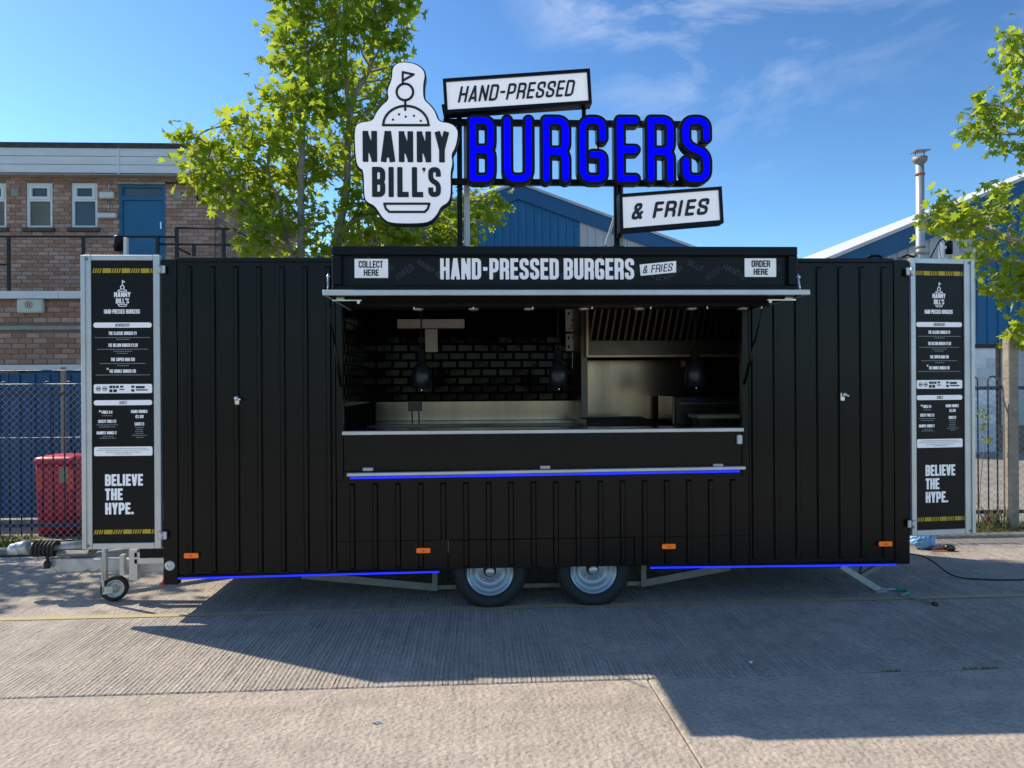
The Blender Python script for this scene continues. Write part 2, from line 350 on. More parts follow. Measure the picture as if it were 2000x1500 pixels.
# ------------------------------------------------------------------ materials
def ribbed_concrete(name, depth, pitch, base, dark):
    m = bpy.data.materials.new(name); m.use_nodes = True; t = m.node_tree; b = t.nodes['Principled BSDF']; L = t.links.new; N = t.nodes.new
    tcn = N('ShaderNodeTexCoord'); v = tcn.outputs['Object']
    big = N('ShaderNodeTexNoise'); big.inputs['Scale'].default_value = 0.7; big.inputs['Detail'].default_value = 5; L(v, big.inputs['Vector'])
    med = N('ShaderNodeTexNoise'); med.inputs['Scale'].default_value = 5.5; med.inputs['Detail'].default_value = 6; med.inputs['Roughness'].default_value = .65; L(v, med.inputs['Vector'])
    fine = N('ShaderNodeTexNoise'); fine.inputs['Scale'].default_value = 42; fine.inputs['Detail'].default_value = 5; fine.inputs['Roughness'].default_value = .7; L(v, fine.inputs['Vector'])
    wear = N('ShaderNodeMapRange'); wear.inputs['From Min'].default_value = .42; wear.inputs['From Max'].default_value = .62; med2 = N('ShaderNodeTexNoise'); med2.inputs['Scale'].default_value = 2.6; med2.inputs['Detail'].default_value = 4; L(v, med2.inputs['Vector']); wsum = N('ShaderNodeMath'); wsum.operation = 'MULTIPLY_ADD'; L(med2.outputs['Fac'], wsum.inputs[0]); wsum.inputs[1].default_value = .6; wsub = N('ShaderNodeMath'); wsub.operation = 'SUBTRACT'; L(big.outputs['Fac'], wsub.inputs[0]); wsub.inputs[1].default_value = .30; L(wsub.outputs[0], wsum.inputs[2]); L(wsum.outputs[0], wear.inputs['Value'])
    # grooves along y, wandering a little
    mpn = N('ShaderNodeMapping'); mpn.inputs['Scale'].default_value = (1, .05, 1); L(v, mpn.inputs[0])
    g1 = N('ShaderNodeTexNoise'); g1.inputs['Scale'].default_value = .62 / pitch; g1.inputs['Detail'].default_value = 4; g1.inputs['Roughness'].default_value = .75; L(mpn.outputs[0], g1.inputs['Vector'])
    wv = N('ShaderNodeTexWave'); wv.wave_type = 'BANDS'; wv.bands_direction = 'X'; wv.inputs['Scale'].default_value = .314 / pitch; wv.inputs['Distortion'].default_value = 3.5; wv.inputs['Detail'].default_value = 2; wv.inputs['Detail Scale'].default_value = 1.2
    mp2 = N('ShaderNodeMapping'); mp2.inputs['Scale'].default_value = (1, .10, 1); L(v, mp2.inputs[0]); L(mp2.outputs[0], wv.inputs['Vector'])
    gm = N('ShaderNodeMath'); gm.operation = 'MULTIPLY_ADD'; L(wv.outputs['Fac'], gm.inputs[0]); gm.inputs[1].default_value = .22; L(g1.outputs['Fac'], gm.inputs[2])
    gr = N('ShaderNodeMapRange'); gr.inputs['From Min'].default_value = .30; gr.inputs['From Max'].default_value = .80; L(gm.outputs[0], gr.inputs['Value'])
    wmul = N('ShaderNodeMath'); wmul.operation = 'MULTIPLY'
    w2 = N('ShaderNodeMapRange'); w2.inputs['To Min'].default_value = 1.0; w2.inputs['To Max'].default_value = .35; L(wear.outputs[0], w2.inputs['Value'])
    L(gr.outputs[0], wmul.inputs[0]); L(w2.outputs[0], wmul.inputs[1])
    c1 = N('ShaderNodeMix'); c1.data_type = 'RGBA'; c1.inputs['A'].default_value = (*base, 1); c1.inputs['B'].default_value = (*[c * .74 for c in base], 1)
    mr = N('ShaderNodeMapRange'); mr.inputs['From Min'].default_value = .36; mr.inputs['From Max'].default_value = .66; L(med.outputs['Fac'], mr.inputs['Value']); L(mr.outputs[0], c1.inputs['Factor'])
    c2 = N('ShaderNodeMix'); c2.data_type = 'RGBA'; c2.blend_type = 'MULTIPLY'; c2.inputs['B'].default_value = (.52, .50, .48, 1); L(c1.outputs['Result'], c2.inputs['A'])
    fr = N('ShaderNodeMapRange'); fr.inputs['From Min'].default_value = .48; fr.inputs['From Max'].default_value = .62; fr.inputs['To Max'].default_value = .55; L(fine.outputs['Fac'], fr.inputs['Value']); L(fr.outputs[0], c2.inputs['Factor'])
    c3 = N('ShaderNodeMix'); c3.data_type = 'RGBA'; L(c2.outputs['Result'], c3.inputs['B']); c3.inputs['A'].default_value = (*dark, 1)
    dm = N('ShaderNodeMath'); dm.operation = 'MULTIPLY_ADD'; dm.inputs[1].default_value = .75 * min(1, depth * 1.2); dm.inputs[2].default_value = 1 - .75 * min(1, depth * 1.2); L(gr.outputs[0], dm.inputs[0])
    mxx = N('ShaderNodeMath'); mxx.operation = 'MAXIMUM'; L(dm.outputs[0], mxx.inputs[0]); 
    w3 = N('ShaderNodeMath'); w3.operation = 'MULTIPLY'; w3.inputs[1].default_value = .8; L(wear.outputs[0], w3.inputs[0]); L(w3.outputs[0], mxx.inputs[1])
    L(mxx.outputs[0], c3.inputs['Factor'])
    # tyre and oil marks
    tm = N('ShaderNodeTexNoise'); tm.inputs['Scale'].default_value = .9; tm.inputs['Detail'].default_value = 3; tm.inputs['Distortion'].default_value = 1.2
    tmm = N('ShaderNodeMapping'); tmm.inputs['Location'].default_value = (5, 9, 0); tmm.inputs['Scale'].default_value = (.35, 1.6, 1); tmm.inputs['Rotation'].default_value = (0, 0, .12); L(v, tmm.inputs[0]); L(tmm.outputs[0], tm.inputs['Vector'])
    tmr = N('ShaderNodeMapRange'); tmr.inputs['From Min'].default_value = .55; tmr.inputs['From Max'].default_value = .70; tmr.inputs['To Max'].default_value = .35; L(tm.outputs['Fac'], tmr.inputs['Value'])
    c3b = N('ShaderNodeMix'); c3b.data_type = 'RGBA'; L(tmr.outputs[0], c3b.inputs['Factor']); L(c3.outputs['Result'], c3b.inputs['A']); c3b.inputs['B'].default_value = (*[c * .5 for c in base], 1)
    # dark old stains
    st = N('ShaderNodeTexNoise'); st.inputs['Scale'].default_value = 1.7; st.inputs['Detail'].default_value = 7; st.inputs['Roughness'].default_value = .7; st.inputs['Distortion'].default_value = .6
    off = N('ShaderNodeMapping'); off.inputs['Location'].default_value = (11, 3, 0); L(v, off.inputs[0]); L(off.outputs[0], st.inputs['Vector'])
    sr = N('ShaderNodeMapRange'); sr.inputs['From Min'].default_value = .56; sr.inputs['From Max'].default_value = .72; sr.inputs['To Max'].default_value = .45; L(st.outputs['Fac'], sr.inputs['Value'])
    c4 = N('ShaderNodeMix'); c4.data_type = 'RGBA'; L(sr.outputs[0], c4.inputs['Factor']); L(c3b.outputs['Result'], c4.inputs['A']); c4.inputs['B'].default_value = (*[c * .55 for c in base], 1)
    L(c4.outputs['Result'], b.inputs['Base Color'])
    b.inputs['Roughness'].default_value = .9; b.inputs['Specular IOR Level'].default_value = .25
    b1 = N('ShaderNodeBump'); b1.inputs['Strength'].default_value = depth; b1.inputs['Distance'].default_value = .012; L(wmul.outputs[0], b1.inputs['Height'])
    # worn pitted skin
    pit = N('ShaderNodeTexVoronoi'); pit.inputs['Scale'].default_value = 45; pit.feature = 'SMOOTH_F1'; L(v, pit.inputs['Vector'])
    pa = N('ShaderNodeMath'); pa.operation = 'ADD'; L(pit.outputs['Distance'], pa.inputs[0]); L(fine.outputs['Fac'], pa.inputs[1])
    b2 = N('ShaderNodeBump'); b2.inputs['Strength'].default_value = .8; b2.inputs['Distance'].default_value = .010; L(pa.outputs[0], b2.inputs['Height']); L(b1.outputs[0], b2.inputs['Normal'])
    L(b2.outputs[0], b.inputs['Normal'])
    return m
M = {}
M['conc_r'] = ribbed_concrete('tined_concrete', 1.0, .027, (.60, .53, .455), (.20, .178, .155))
M['conc_s'] = ribbed_concrete('worn_concrete', .22, .05, (.57, .495, .415), (.37, .325, .275))
M['joint'] = mat('joint_dirt', (.06, .055, .045), .95, var=.4, scale=20, bump=.5)
M['ground'] = mat('yard_ground', (.34, .31, .26), .95, var=.35, scale=1.2, bump=.4, bscale=30)
M['kerb'] = mat('kerb_concrete', (.33, .31, .28), .9, var=.35, scale=7, bump=.4)
M['soil'] = mat('verge_soil', (.13, .10, .07), .95, col2=(.09, .12, .04), scale=6, bump=.8, bscale=25)
M['yellow_line'] = mat('worn_yellow_paint', (.52, .42, .17), .8, col2=(.40, .35, .24), scale=14, bump=.3)
M['black'] = mat('black_paint', (.0040, .0040, .0042), .25, col2=(.0085, .0078, .0068), scale=.9, bump=.05, bscale=2.2, spec=.22)
M['black_matt'] = mat('black_matt', (.006, .006, .007), .6, var=.2, spec=.25)
M['navy'] = mat('dark_sign_metal', (.004, .005, .009), .35, var=.2, spec=.2)
M['alu'] = mat('aluminium', (.62, .63, .64), .42, metal=.75, var=.12, scale=5)
M['galv'] = mat('galvanised_steel', (.55, .58, .60), .45, metal=.6, var=.3, scale=14, bump=.08)
M['galv_dull'] = mat('dull_galvanised', (.33, .31, .28), .6, metal=.4, var=.3, scale=10)
M['steel'] = mat('brushed_steel', (.46, .34, .27), .20, metal=1, col2=(.15, .12, .11), scale=2.2, stretch=(1, 1, .12), bump=.03, bscale=4)
M['steel_d'] = mat('dull_steel', (.10, .085, .07), .33, metal=.9, var=.2, scale=4)
M['chrome'] = mat('chrome', (.75, .75, .76), .2, metal=1)
M['white'] = mat('white_paint', (.84, .86, .88), .5, var=.08, scale=3)
M['whitep'] = mat('white_plastic', (.74, .74, .70), .45, var=.06)
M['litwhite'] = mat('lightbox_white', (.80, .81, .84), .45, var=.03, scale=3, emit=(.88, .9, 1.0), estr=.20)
M['printwhite'] = mat('white_print_glow', (.80, .82, .86), .5, var=.03, emit=(.85, .9, 1.0), estr=.10)  # slight glow for the lightbox fascia, also added to the unlit menu print
M['ink'] = mat('black_vinyl', (.008, .013, .018), .4, var=.1)
M['blue_led'] = mat('blue_letter_face', (.0, .0, .25), .6, var=.02, emit=(.0, .0, 1.0), estr=.95, spec=.05)
M['led'] = mat('blue_led_tube', (.01, .01, .3), .5, var=.02, emit=(.015, .03, 1.0), estr=.75, spec=.1)
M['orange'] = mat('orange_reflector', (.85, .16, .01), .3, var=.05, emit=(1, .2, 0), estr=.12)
M['rubber'] = mat('tyre_rubber', (.016, .017, .018), .65, var=.3, scale=14, bump=.15, bscale=80)
M['wheel'] = mat('silver_wheel', (.42, .50, .58), .38, metal=.55, var=.12, scale=6)
M['greygraph'] = mat('grey_graphic', (.040, .048, .058), .5, var=.1)
M['menuink'] = mat('menu_black', (.006, .007, .009), .35, var=.15, scale=4, spec=.22)
M['yellow'] = mat('hazard_yellow', (.62, .42, .02), .5, var=.1)
M['tile'] = mat('black_gloss_tile', (.006, .005, .005), .07, var=.2, bump=.16, bscale=9, objrand=True, spec=.11)
M['tile_i'] = mat('black_gloss_tile_side', (.007, .007, .007), .13, var=.2, bump=.35, bscale=6, island=True, spec=.14)
M['grout'] = mat('dark_grout', (.004, .004, .004), .9, var=.2, spec=.1)
BR = dict(rough=.9, scale=22, bump=.35, bscale=120)
M['brick'] = mat('brown_brick', (.50, .30, .22), col2=(.37, .215, .155), objrand=True, **BR)
M['brick_i'] = mat('brown_brick_far', (.50, .30, .22), col2=(.37, .215, .155), island=True, **BR)
M['mortar'] = mat('mortar', (.27, .205, .17), .95, var=.3, scale=12)
M['wallw'] = mat('white_cladding_board', (.80, .83, .86), .5, var=.12, scale=2, stretch=(1, 1, 6))
M['roofedge'] = mat('dark_roof_felt', (.09, .085, .075), .9, var=.5, scale=6)
M['stone'] = mat('weathered_concrete_band', (.40, .39, .35), .85, var=.3, scale=6)
M['sillst'] = mat('dark_sill', (.10, .095, .085), .85, var=.3)
M['bluedoor'] = mat('blue_door_paint', (.004, .14, .30), .4, var=.15, scale=3)
M['blueclad'] = mat('blue_cladding', (.003, .14, .33), .5, var=.12, scale=1.2, stretch=(1, 1, .3))
M['bluedark'] = mat('blue_verge', (.004, .10, .26), .5, var=.12, scale=1.2)
M['greyclad'] = mat('grey_cladding', (.50, .53, .56), .55, var=.15, scale=1.5, stretch=(3, 3, .3))
M['glass'] = mat('window_glass', (.09, .13, .15), .06, var=.3, scale=1.2)
M['frost'] = mat('window_glass_pale', (.17, .17, .11), .10, var=.4, scale=2)  # yellower, slightly lighter glass colour for some lower panes
M['rail'] = mat('black_railing', (.012, .013, .016), .5, var=.2)
M['bluerail'] = mat('blue_railing', (.012, .03, .07), .45, var=.3, scale=20)
M['wire'] = mat('chain_link_wire', (.42, .44, .45), .45, metal=.6, var=.2)
M['postc'] = mat('concrete_post', (.42, .36, .27), .9, var=.35, scale=12, bump=.4)
M['red'] = mat('red_plastic', (.62, .006, .035), .4, var=.15, scale=4)
M['redl'] = mat('red_lid', (.62, .02, .07), .4, var=.1, scale=4)
M['redsticker'] = mat('orange_red_sticker', (.85, .05, .02), .4, var=.05)
M['beigelabel'] = mat('label_beige', (.45, .38, .20), .6, var=.3, scale=30)
M['bark'] = mat('grey_bark', (.40, .36, .29), .9, col2=(.20, .18, .14), scale=10, bump=.8, bscale=30)
M['bag'] = mat('blue_plastic_bag', (.18, .42, .75), .3, var=.2, bump=.3, bscale=12)
M['blue_bump'] = mat('blue_shutter', (.006, .09, .24), .5, var=.3, scale=3)
M['blockw'] = mat('white_painted_block', (.78, .82, .85), .75, col2=(.64, .70, .75), scale=10, bump=.3, objrand=True)
M['copper'] = mat('warm_steel_trim', (.42, .30, .20), .35, metal=.9, var=.1)
M['greenp'] = mat('green_hose', (.03, .30, .16), .4, var=.1)
M['wood'] = mat('chopping_board', (.45, .33, .2), .6, var=.2)
M['paper'] = mat('scrap_paper', (.75, .76, .78), .7, var=.1)

# ------------------------------------------------------------------ ground
g = MB(); g.box(-400, 400, -300, 500, -.35, -.03); gr_o = g.obj('ground', M['joint'], kind='structure')
SK = R(1.0)
def slab(x0, x1, y0, y1, m):
    b = MB(); c, s_ = math.cos(SK), math.sin(SK)
    Mx = Matrix.Translation((0, 0, 0)) @ Matrix.Rotation(SK, 4, 'Z')
    b.box(x0 + .003, x1 - .003, y0 + .007, y1 - .007, -.028, 0, Mx, .006)
    return b.obj('concrete_slab', m, gr_o)
JY = -1.365
for x0, x1 in ((-18, -11.5), (-11.5, -5.6), (-5.6, .42), (.42, 6.4), (6.4, 12.4), (12.4, 18)):
    slab(x0, x1, JY - 4.6, JY, M['conc_s']); slab(x0, x1, JY - 9.2, JY - 4.6, M['conc_s']); slab(x0, x1, JY - 14, JY - 9.2, M['conc_s'])
for x0, x1 in ((-18, -12), (-12, -5.9), (-5.9, 5.4), (5.4, 11.6), (11.6, 18)):
    slab(x0, x1, JY, 2.12, M['conc_r'])
# grey kerb and verge
k = MB(); k.box(-20, 20, 2.20, 2.32, -.03, .035, None, .01); k.obj('kerb', M['kerb'], kind='structure')
k = MB(); k.box(-20, 20, 2.32, 3.0, -.03, .02); k.obj('verge', M['soil'], kind='structure')
k = MB(); k.box(-40, 40, 3.0, 60, -.03, .004); k.obj('yard_beyond_fence', M['ground'], kind='structure')
# yellow line
pa, pb = at(-400, 1214 + 10, 0), None
def ground_pt(u, v):
    d = CM.to_3x3() @ Vector((u - 1000, 750 - v, -1502.2)); o = CM.translation; return o + d * (-o.z / d.z)
a, b = ground_pt(0, 1210), ground_pt(2000, 1163)
dv = (b - a).normalized(); a = a - dv * 5; b = b + dv * 7
n_ = Vector((-dv.y, dv.x, 0)) * .038
y = MB(); y.add([(p.x, p.y, .004) for p in (a - n_, b - n_, b + n_, a + n_)], [(0, 1, 2, 3)]); y.obj('yellow_line', M['yellow_line'], kind='structure')
# moss and leaf scraps in the joint, small litter
def leaf_scrap(u, v, s, m, label):
    p = ground_pt(u, v); b = MB(); pts = [(math.cos(t) * s * (1 + .35 * math.sin(3 * t)), math.sin(t) * s * .6 * (1 + .2 * math.cos(5 * t)), .006 + .006 * math.sin(2 * t)) for t in np.linspace(0, 2 * math.pi, 12)[:-1]]
    b.add(pts + [(0, 0, .012)], [(i, (i + 1) % 11, 11) for i in range(11)])
    o = b.obj('litter_scrap', m, label=label, cat='litter'); o.location = (p.x, p.y, .001)
leaf_scrap(735, 1413, .022, M['paper'], 'small white paper scrap on the sunlit concrete in front')
leaf_scrap(1464, 1296, .018, M['paper'], 'pale scrap lying in the shade just behind the slab joint')
M['drygrass'] = mat('dry_moss', (.24, .24, .09), .9, var=.4, scale=30)
b = MB(); rr_ = random.Random(3)
for u0, u1, n in ((1720, 1760, 26), (1885, 1960, 44)):
    for i in range(n):
        u = rr_.uniform(u0, u1); p = ground_pt(u, 1310); p = Vector((p.x, JY + p.x * math.tan(SK) + rr_.uniform(-.006, .006), 0)); h = rr_.uniform(.006, .016)
        a_ = rr_.uniform(0, 6.28); w = rr_.uniform(.004, .010)
        b.add([(p.x - w * math.cos(a_), p.y - w * math.sin(a_), -.01), (p.x + w * math.cos(a_), p.y + w * math.sin(a_), -.01), (p.x + rr_.uniform(-.01, .01), p.y + rr_.uniform(-.01, .01), h)], [(0, 1, 2)])
b.obj('moss', M['drygrass'], label='dry green moss growing in the slab joint at the right', cat='moss', kind='stuff')

# ------------------------------------------------------------------ brick building
BY = 11.3                                            # upper wall plane
LY = 7.3                                             # lower projecting storey
bb = thing('brick_building', 'two storey brown brick building with white clad eaves and a blue upstairs door', 'building', (0, BY, 0))
def bobj(mb, name, m, parent=bb, **k):               # geometry is given in world metres
    me = mb.mesh(name); me.transform(Matrix.Translation((0, -BY, 0))); return link(name, me, m, parent, **k)
xr = X(420, BY, 450); xl = -14.0
zroof = Z(287, BY, 200); zf0, zf1 = Z(345, BY, 200), Z(297, BY, 200)
zlow = Z(572, LY, 80)
def opening(u0, u1, v0, v1, Y): return (at(u0, (v0 + v1) / 2, Y).x, at(u1, (v0 + v1) / 2, Y).x, at(u0, v1, Y).z, at(u0, v0, Y).z)
wins = [opening(51, 102, 357, 445, BY), opening(139, 190, 357, 445, BY), opening(-40, 12, 357, 445, BY)]
wp = wins[1][0] - wins[0][0]
wins += [(wins[2][0] - wp * k, wins[2][1] - wp * k, wins[2][2], wins[2][3]) for k in (1, 2, 3)]
door = opening(233, 323, 360, 520, BY); door = (door[0], door[1], zlow, door[3])
m1 = MB()                                            # mortar wall with openings as reveals: pieces around openings
ops = sorted(wins + [door]); cur = xl
for o_ in ops:
    m1.box(cur, o_[0], BY + .012, BY + .3, 0, zf0); m1.box(o_[0], o_[1], BY + .012, BY + .3, o_[3], zf0)
    m1.box(o_[0], o_[1], BY + .012, BY + .3, 0, o_[2]); cur = o_[1]
m1.box(cur, xr, BY + .012, BY + .3, 0, zf0)
m1.box(xr - .3, xr - .012, BY + .3, BY + 7.5, 0, zf0)
m1.box(xl, xr - .3, BY + 7.2, BY + 7.5, 0, zf0); m1.box(xl, xl + .3, BY + .3, BY + 7.2, 0, zf0)
bobj(m1, 'wall', M['mortar'])
m1 = MB(); m1.box(xl + .3, xr - .3, BY + .6, BY + 7.2, 0, 5.2)
bobj(m1, 'room_core', M['sillst'])
# lower storey
lx1 = X(640, LY, 640)
m1 = MB(); zl1 = Z(715, LY, 80)
m1.box(xl, lx1, LY + .012, LY + .25, zl1, zlow - .1); m1.box(lx1 - .25, lx1, LY + .25, BY, 0, zlow - .1)
for px in (-11.2, -8.2, X(330, LY, 640)): m1.box(px - .25, px + .25, LY + .012, LY + .25, 0, zl1)
bobj(m1, 'lower_wall', M['mortar'])
m1 = MB(); m1.box(xl, lx1 + .05, LY - .06, BY + .0, zlow - .1, zlow - .005); bobj(m1, 'roof_slab', M['stone'])
m1 = MB(); m1.box(xl, lx1 + .02, LY - .05, LY + .01, zl1 - .06, zl1 + .02); bobj(m1, 'lintel_band', M['wallw'])
m1 = MB(); zt = Z(640, LY, 80); m1.box(xl, lx1 + .02, LY - .03, LY + .01, zt - .035, zt + .03); bobj(m1, 'string_course', M['stone'])
# joints in the white edge strip
edge = MB()
x = xl
while x < lx1:
    edge = MB(); edge.box(x + .004, min(x + 1.35, lx1 + .05) - .004, LY - .085, LY - .062, zlow - .10, zlow + .02); bobj(edge, 'edge_strip', M['white']); x += 1.35
# blue shutter panels below the lintel
x = xl
while x < lx1 - .3:
    sh = MB(); sh.box(x + .01, x + .98, LY + .10, LY + .14, 0.02, zl1 - .06)
    for q in range(6): sh.box(x + .06 + q * .155, x + .13 + q * .155, LY + .085, LY + .099, .06, zl1 - .1)
    bobj(sh, 'shutter_panel', M['blue_bump']); x += 1.0
# bricks
BL, BH, J = .225, .0848, .011
bricks = []
def course(xa, xb, z, Yf, off, blocks):
    x = xa - off
    while x < xb:
        a, b_ = max(x, xa), min(x + BL - J, xb)
        segs = [(a, b_)]
        for o in blocks:
            if z + BH > o[2] + .01 and z < o[3] - .01:
                ns = []
                for s0, s1 in segs:
                    if s1 <= o[0] or s0 >= o[1]: ns.append((s0, s1)); continue
                    if s0 < o[0]: ns.append((s0, o[0] - .003))
                    if s1 > o[1]: ns.append((o[1] + .003, s1))
                segs = ns
        for s0, s1 in segs:
            if s1 - s0 > .03: bricks.append((s0, s1, z, Yf))
        x += BL
sills = [(w[0] - .06, w[1] + .06, w[2] - .09, w[2]) for w in wins]
z = zlow; i = 0
while z + BH < zf0 + .02:
    course(xl, xr, z, BY, BL / 2 if i % 2 else 0, [(w[0], w[1], w[2], w[3]) for w in wins] + [door] + sills); z += BH; i += 1
z = zl1 + .03; i = 0
while z + BH < zlow - .1:
    if not (zt - .06 - BH * .3 < z < zt - .01): course(xl, lx1, z, LY, BL / 2 if i % 2 else 0, [(-20, 20, zt - .035, zt + .03)])
    z += BH; i += 1
rb = random.Random(5)
bm_full = {}
def brick_mesh(L):
    k = round(L, 2)
    if k not in bm_full:
        q = MB(); q.box(0, k, 0, .06, 0, BH - J, None, .004); bm_full[k] = q.mesh('brick')
    return bm_full[k]
vis = []
for s0, s1, z, Yf in bricks:
    cx = (s0 + s1) / 2; dpt = Yf + 5.56; u = 932 + 1502 * (cx + .48) / dpt
    key = (0 if (s1 - s0) > .2 and -20 < u < (160 if Yf == LY else 345) else 1, dpt, -z)
    vis.append((key, s0, s1, z, Yf))
vis.sort()
far = MB()
for i, (key, s0, s1, z, Yf) in enumerate(vis):
    py = Yf + rb.uniform(-.003, .004)
    if i < 300 and key[0] == 0:
        me = brick_mesh(s1 - s0); o = link('brick', me, M['brick'], bb); o.location = (s0, py - BY, z + J / 2)
    else: far.box(s0, s1, py, py + .05, z + J / 2, z + BH - J / 2)
# side wall bricks
z = zlow * 0 + 2.5; i = 0
while z + BH < zf0:
    y_ = BY + .05 + (BL / 2 if i % 2 else 0)
    while y_ < BY + 7.3: far.box(xr - .03, xr + rb.uniform(-.002, .004), y_, y_ + BL - J, z + J / 2, z + BH - J / 2); y_ += BL
    z += BH; i += 1
fo = bobj(far, 'brickwork', M['brick_i'], kind='stuff')
# eaves: boards, felt edge, soffit
m1 = MB(); m1.box(xl, xr + .35, BY - .30, BY + 7.7, zf1 + .005, zroof); bobj(m1, 'roof_edge', M['roofedge'])
m1 = MB(); m1.box(xl, xr + .3, BY - .24, BY - .01, zf0 - .03, zf0 - .0); m1.box(xr, xr + .3, BY - .01, BY + 7.6, zf0 - .03, zf0); bobj(m1, 'soffit', M['stone'])
nb = 3; hb = (zf1 - zf0) / nb; xj = X(243, BY, 320)
for k in range(nb):
    for xa, xb in ((xl, xj - .02), (xj + .02, xr + .33)):
        m1 = MB(); m1.prism([(0, 0)] * 0 + [(xa, zf0 + k * hb + .012), (xb, zf0 + k * hb + .012), (xb, zf0 + (k + 1) * hb), (xa, zf0 + (k + 1) * hb)], BY - .27, BY - .245); bobj(m1, 'fascia_board', M['wallw'])
    m1 = MB(); m1.box(xr + .305, xr + .33, BY - .244, BY + 7.6, zf0 + k * hb + .012, zf0 + (k + 1) * hb); bobj(m1, 'fascia_board', M['wallw'])
m1 = MB(); m1.box(xj - .018, xj + .018, BY - .29, BY - .246, zf0 - .01, zf1); bobj(m1, 'fascia_joint_strip', M['wallw'])
m1 = MB(); m1.box(xl, xr + .30, BY - .243, BY - .23, zf0, zf1); m1.box(xr + .29, xr + .304, BY - .23, BY + 7.6, zf0, zf1); bobj(m1, 'fascia_backing', M['sillst'])
# windows
for i, w in enumerate(wins):
    x0, x1, z0, z1 = w; fr = MB(); t = .055; zm = z0 + (z1 - z0) * .62; Yw = BY + .03
    fr.box(x0, x0 + t, Yw, Yw + .07, z0, z1); fr.box(x1 - t, x1, Yw, Yw + .07, z0, z1)
    fr.box(x0 + t, x1 - t, Yw, Yw + .07, z0, z0 + t); fr.box(x0 + t, x1 - t, Yw, Yw + .07, z1 - t, z1); fr.box(x0 + t, x1 - t, Yw, Yw + .07, zm - t * .4, zm + t * .4)
    wf = bobj(fr, 'window', M['white'])
    q = MB(); q.box(x0 + t, x1 - t, Yw - .02, Yw + .03, zm + t * .4, zm + t * 1.4); q.box(x0 + t, x1 - t, Yw - .02, Yw + .03, z1 - 2 * t, z1 - t); q.box(x0 + t, x0 + 2 * t, Yw - .02, Yw + .03, zm + t * 1.4, z1 - 2 * t); q.box(x1 - 2 * t, x1 - t, Yw - .02, Yw + .03, zm + t * 1.4, z1 - 2 * t)
    bobj(q, 'top_light', M['white'], wf)
    q = MB(); q.box(x0 + t, x1 - t, Yw + .045, Yw + .055, z0 + t, zm - t * .4); bobj(q, 'pane', M['frost'] if i in (0, 2) else M['glass'], wf)
    q = MB(); q.box(x0 + 2 * t, x1 - 2 * t, Yw + .035, Yw + .042, zm + t * 1.4, z1 - 2 * t); bobj(q, 'pane', M['glass'], wf)
    q = MB(); q.box(x0 - .06, x1 + .06, BY - .08, BY + .03, z0 - .085, z0 - .003, None, .008); bobj(q, 'sill', M['sillst'], wf)
# blue door
x0, x1, z0, z1 = door; t = .06; Yw = BY + .02
fr = MB(); fr.box(x0, x0 + t, Yw, Yw + .09, z0, z1); fr.box(x1 - t, x1, Yw, Yw + .09, z0, z1); fr.box(x0 + t, x1 - t, Yw, Yw + .09, z1 - t, z1); zt2 = Z(385, BY, 280); fr.box(x0 + t, x1 - t, Yw, Yw + .09, zt2 - .06, zt2 + .02)
df = bobj(fr, 'door', M['bluedoor'])
q = MB(); q.box(x0 + t + .004, x1 - t - .004, Yw + .03, Yw + .07, z0 + .01, zt2 - .065); bobj(q, 'door_leaf', M['bluedoor'], df)
q = MB(); q.box(x0 + t, x1 - t, Yw + .05, Yw + .06, zt2 + .02, z1 - t); bobj(q, 'pane', M['glass'], df)
q = MB(); q.box(x1 - .12, x1 - .09, Yw + .0, Yw + .03, z1 - .95, z1 - .80); bobj(q, 'handle', M['chrome'], df)
q = MB(); q.box(x0 - .02, x1 + .02, BY - .04, BY + .11, z1, z1 + .035); bobj(q, 'lintel', M['stone'], df)
# small fittings on the wall
def fit(name, u0, u1, v0, v1, Y, dp, m, bev=.01):
    a, b_ = at(u0, v1, Y), at(u1, v0, Y); q = MB(); q.box(a.x, b_.x, Y - dp, Y, a.z, b_.z, None, bev); return bobj(q, name, m)
for (u0, u1, v0, v1) in ((22, 37, 367, 384), (338, 353, 373, 389)):
    e = fit('air_brick', u0, u1, v0, v1, BY, .02, M['stone'])
fit('wall_lamp', 197, 225, 376, 389, BY, .1, M['whitep'], .02); fit('wall_lamp', 193, 230, 417, 427, BY, .1, M['whitep'], .02)
fit('junction_box', 392, 409, 357, 383, BY, .12, M['whitep'])
q = MB(); a = at(213, 352, BY - .03); b_ = at(212, 376, BY - .03); q.tube([a, b_], .014, 6); q.tube([at(212, 389, BY - .03), at(212, 416, BY - .03)], .014, 6); bobj(q, 'conduit', M['galv'])
q = MB(); q.tube([at(u, v, BY - .04) for u, v in ((323, 357), (383, 358), (383, 372), (385, 388), (392, 394), (400, 391), (404, 383))], .018, 6); bobj(q, 'cable', M['rail'])
e = MB(); a, b_ = at(38, 612, LY), at(89, 585, LY); e.box(a.x, b_.x, LY - .09, LY, a.z, b_.z, None, .02)
eb = thing('alarm_box', 'pale green white alarm box with red round print on the lower brick wall', 'alarm box', ((a.x + b_.x) / 2, LY, (a.z + b_.z) / 2))
me = e.mesh('box_case'); me.transform(Matrix.Translation((-(a.x + b_.x) / 2, -LY, -(a.z + b_.z) / 2))); M['mint'] = mat('mint_plastic', (.62, .70, .60), .45, var=.1); link('box_case', me, M['mint'], eb)
lg = lines_loops([[(.055 * math.cos(t), .055 * math.sin(t)) for t in np.linspace(0, 2 * math.pi, 24)]], .006, .003) + [rrect(-.028, -.006, -.03, .03, .004), rrect(.004, .026, -.03, .03, .004)]
o = link('round_print', fill_mesh(lg, .003, 'round_print'), mat('red_print', (.55, .12, .10), .6, var=.1), eb); o.location = (-.01, -.0935, .02)
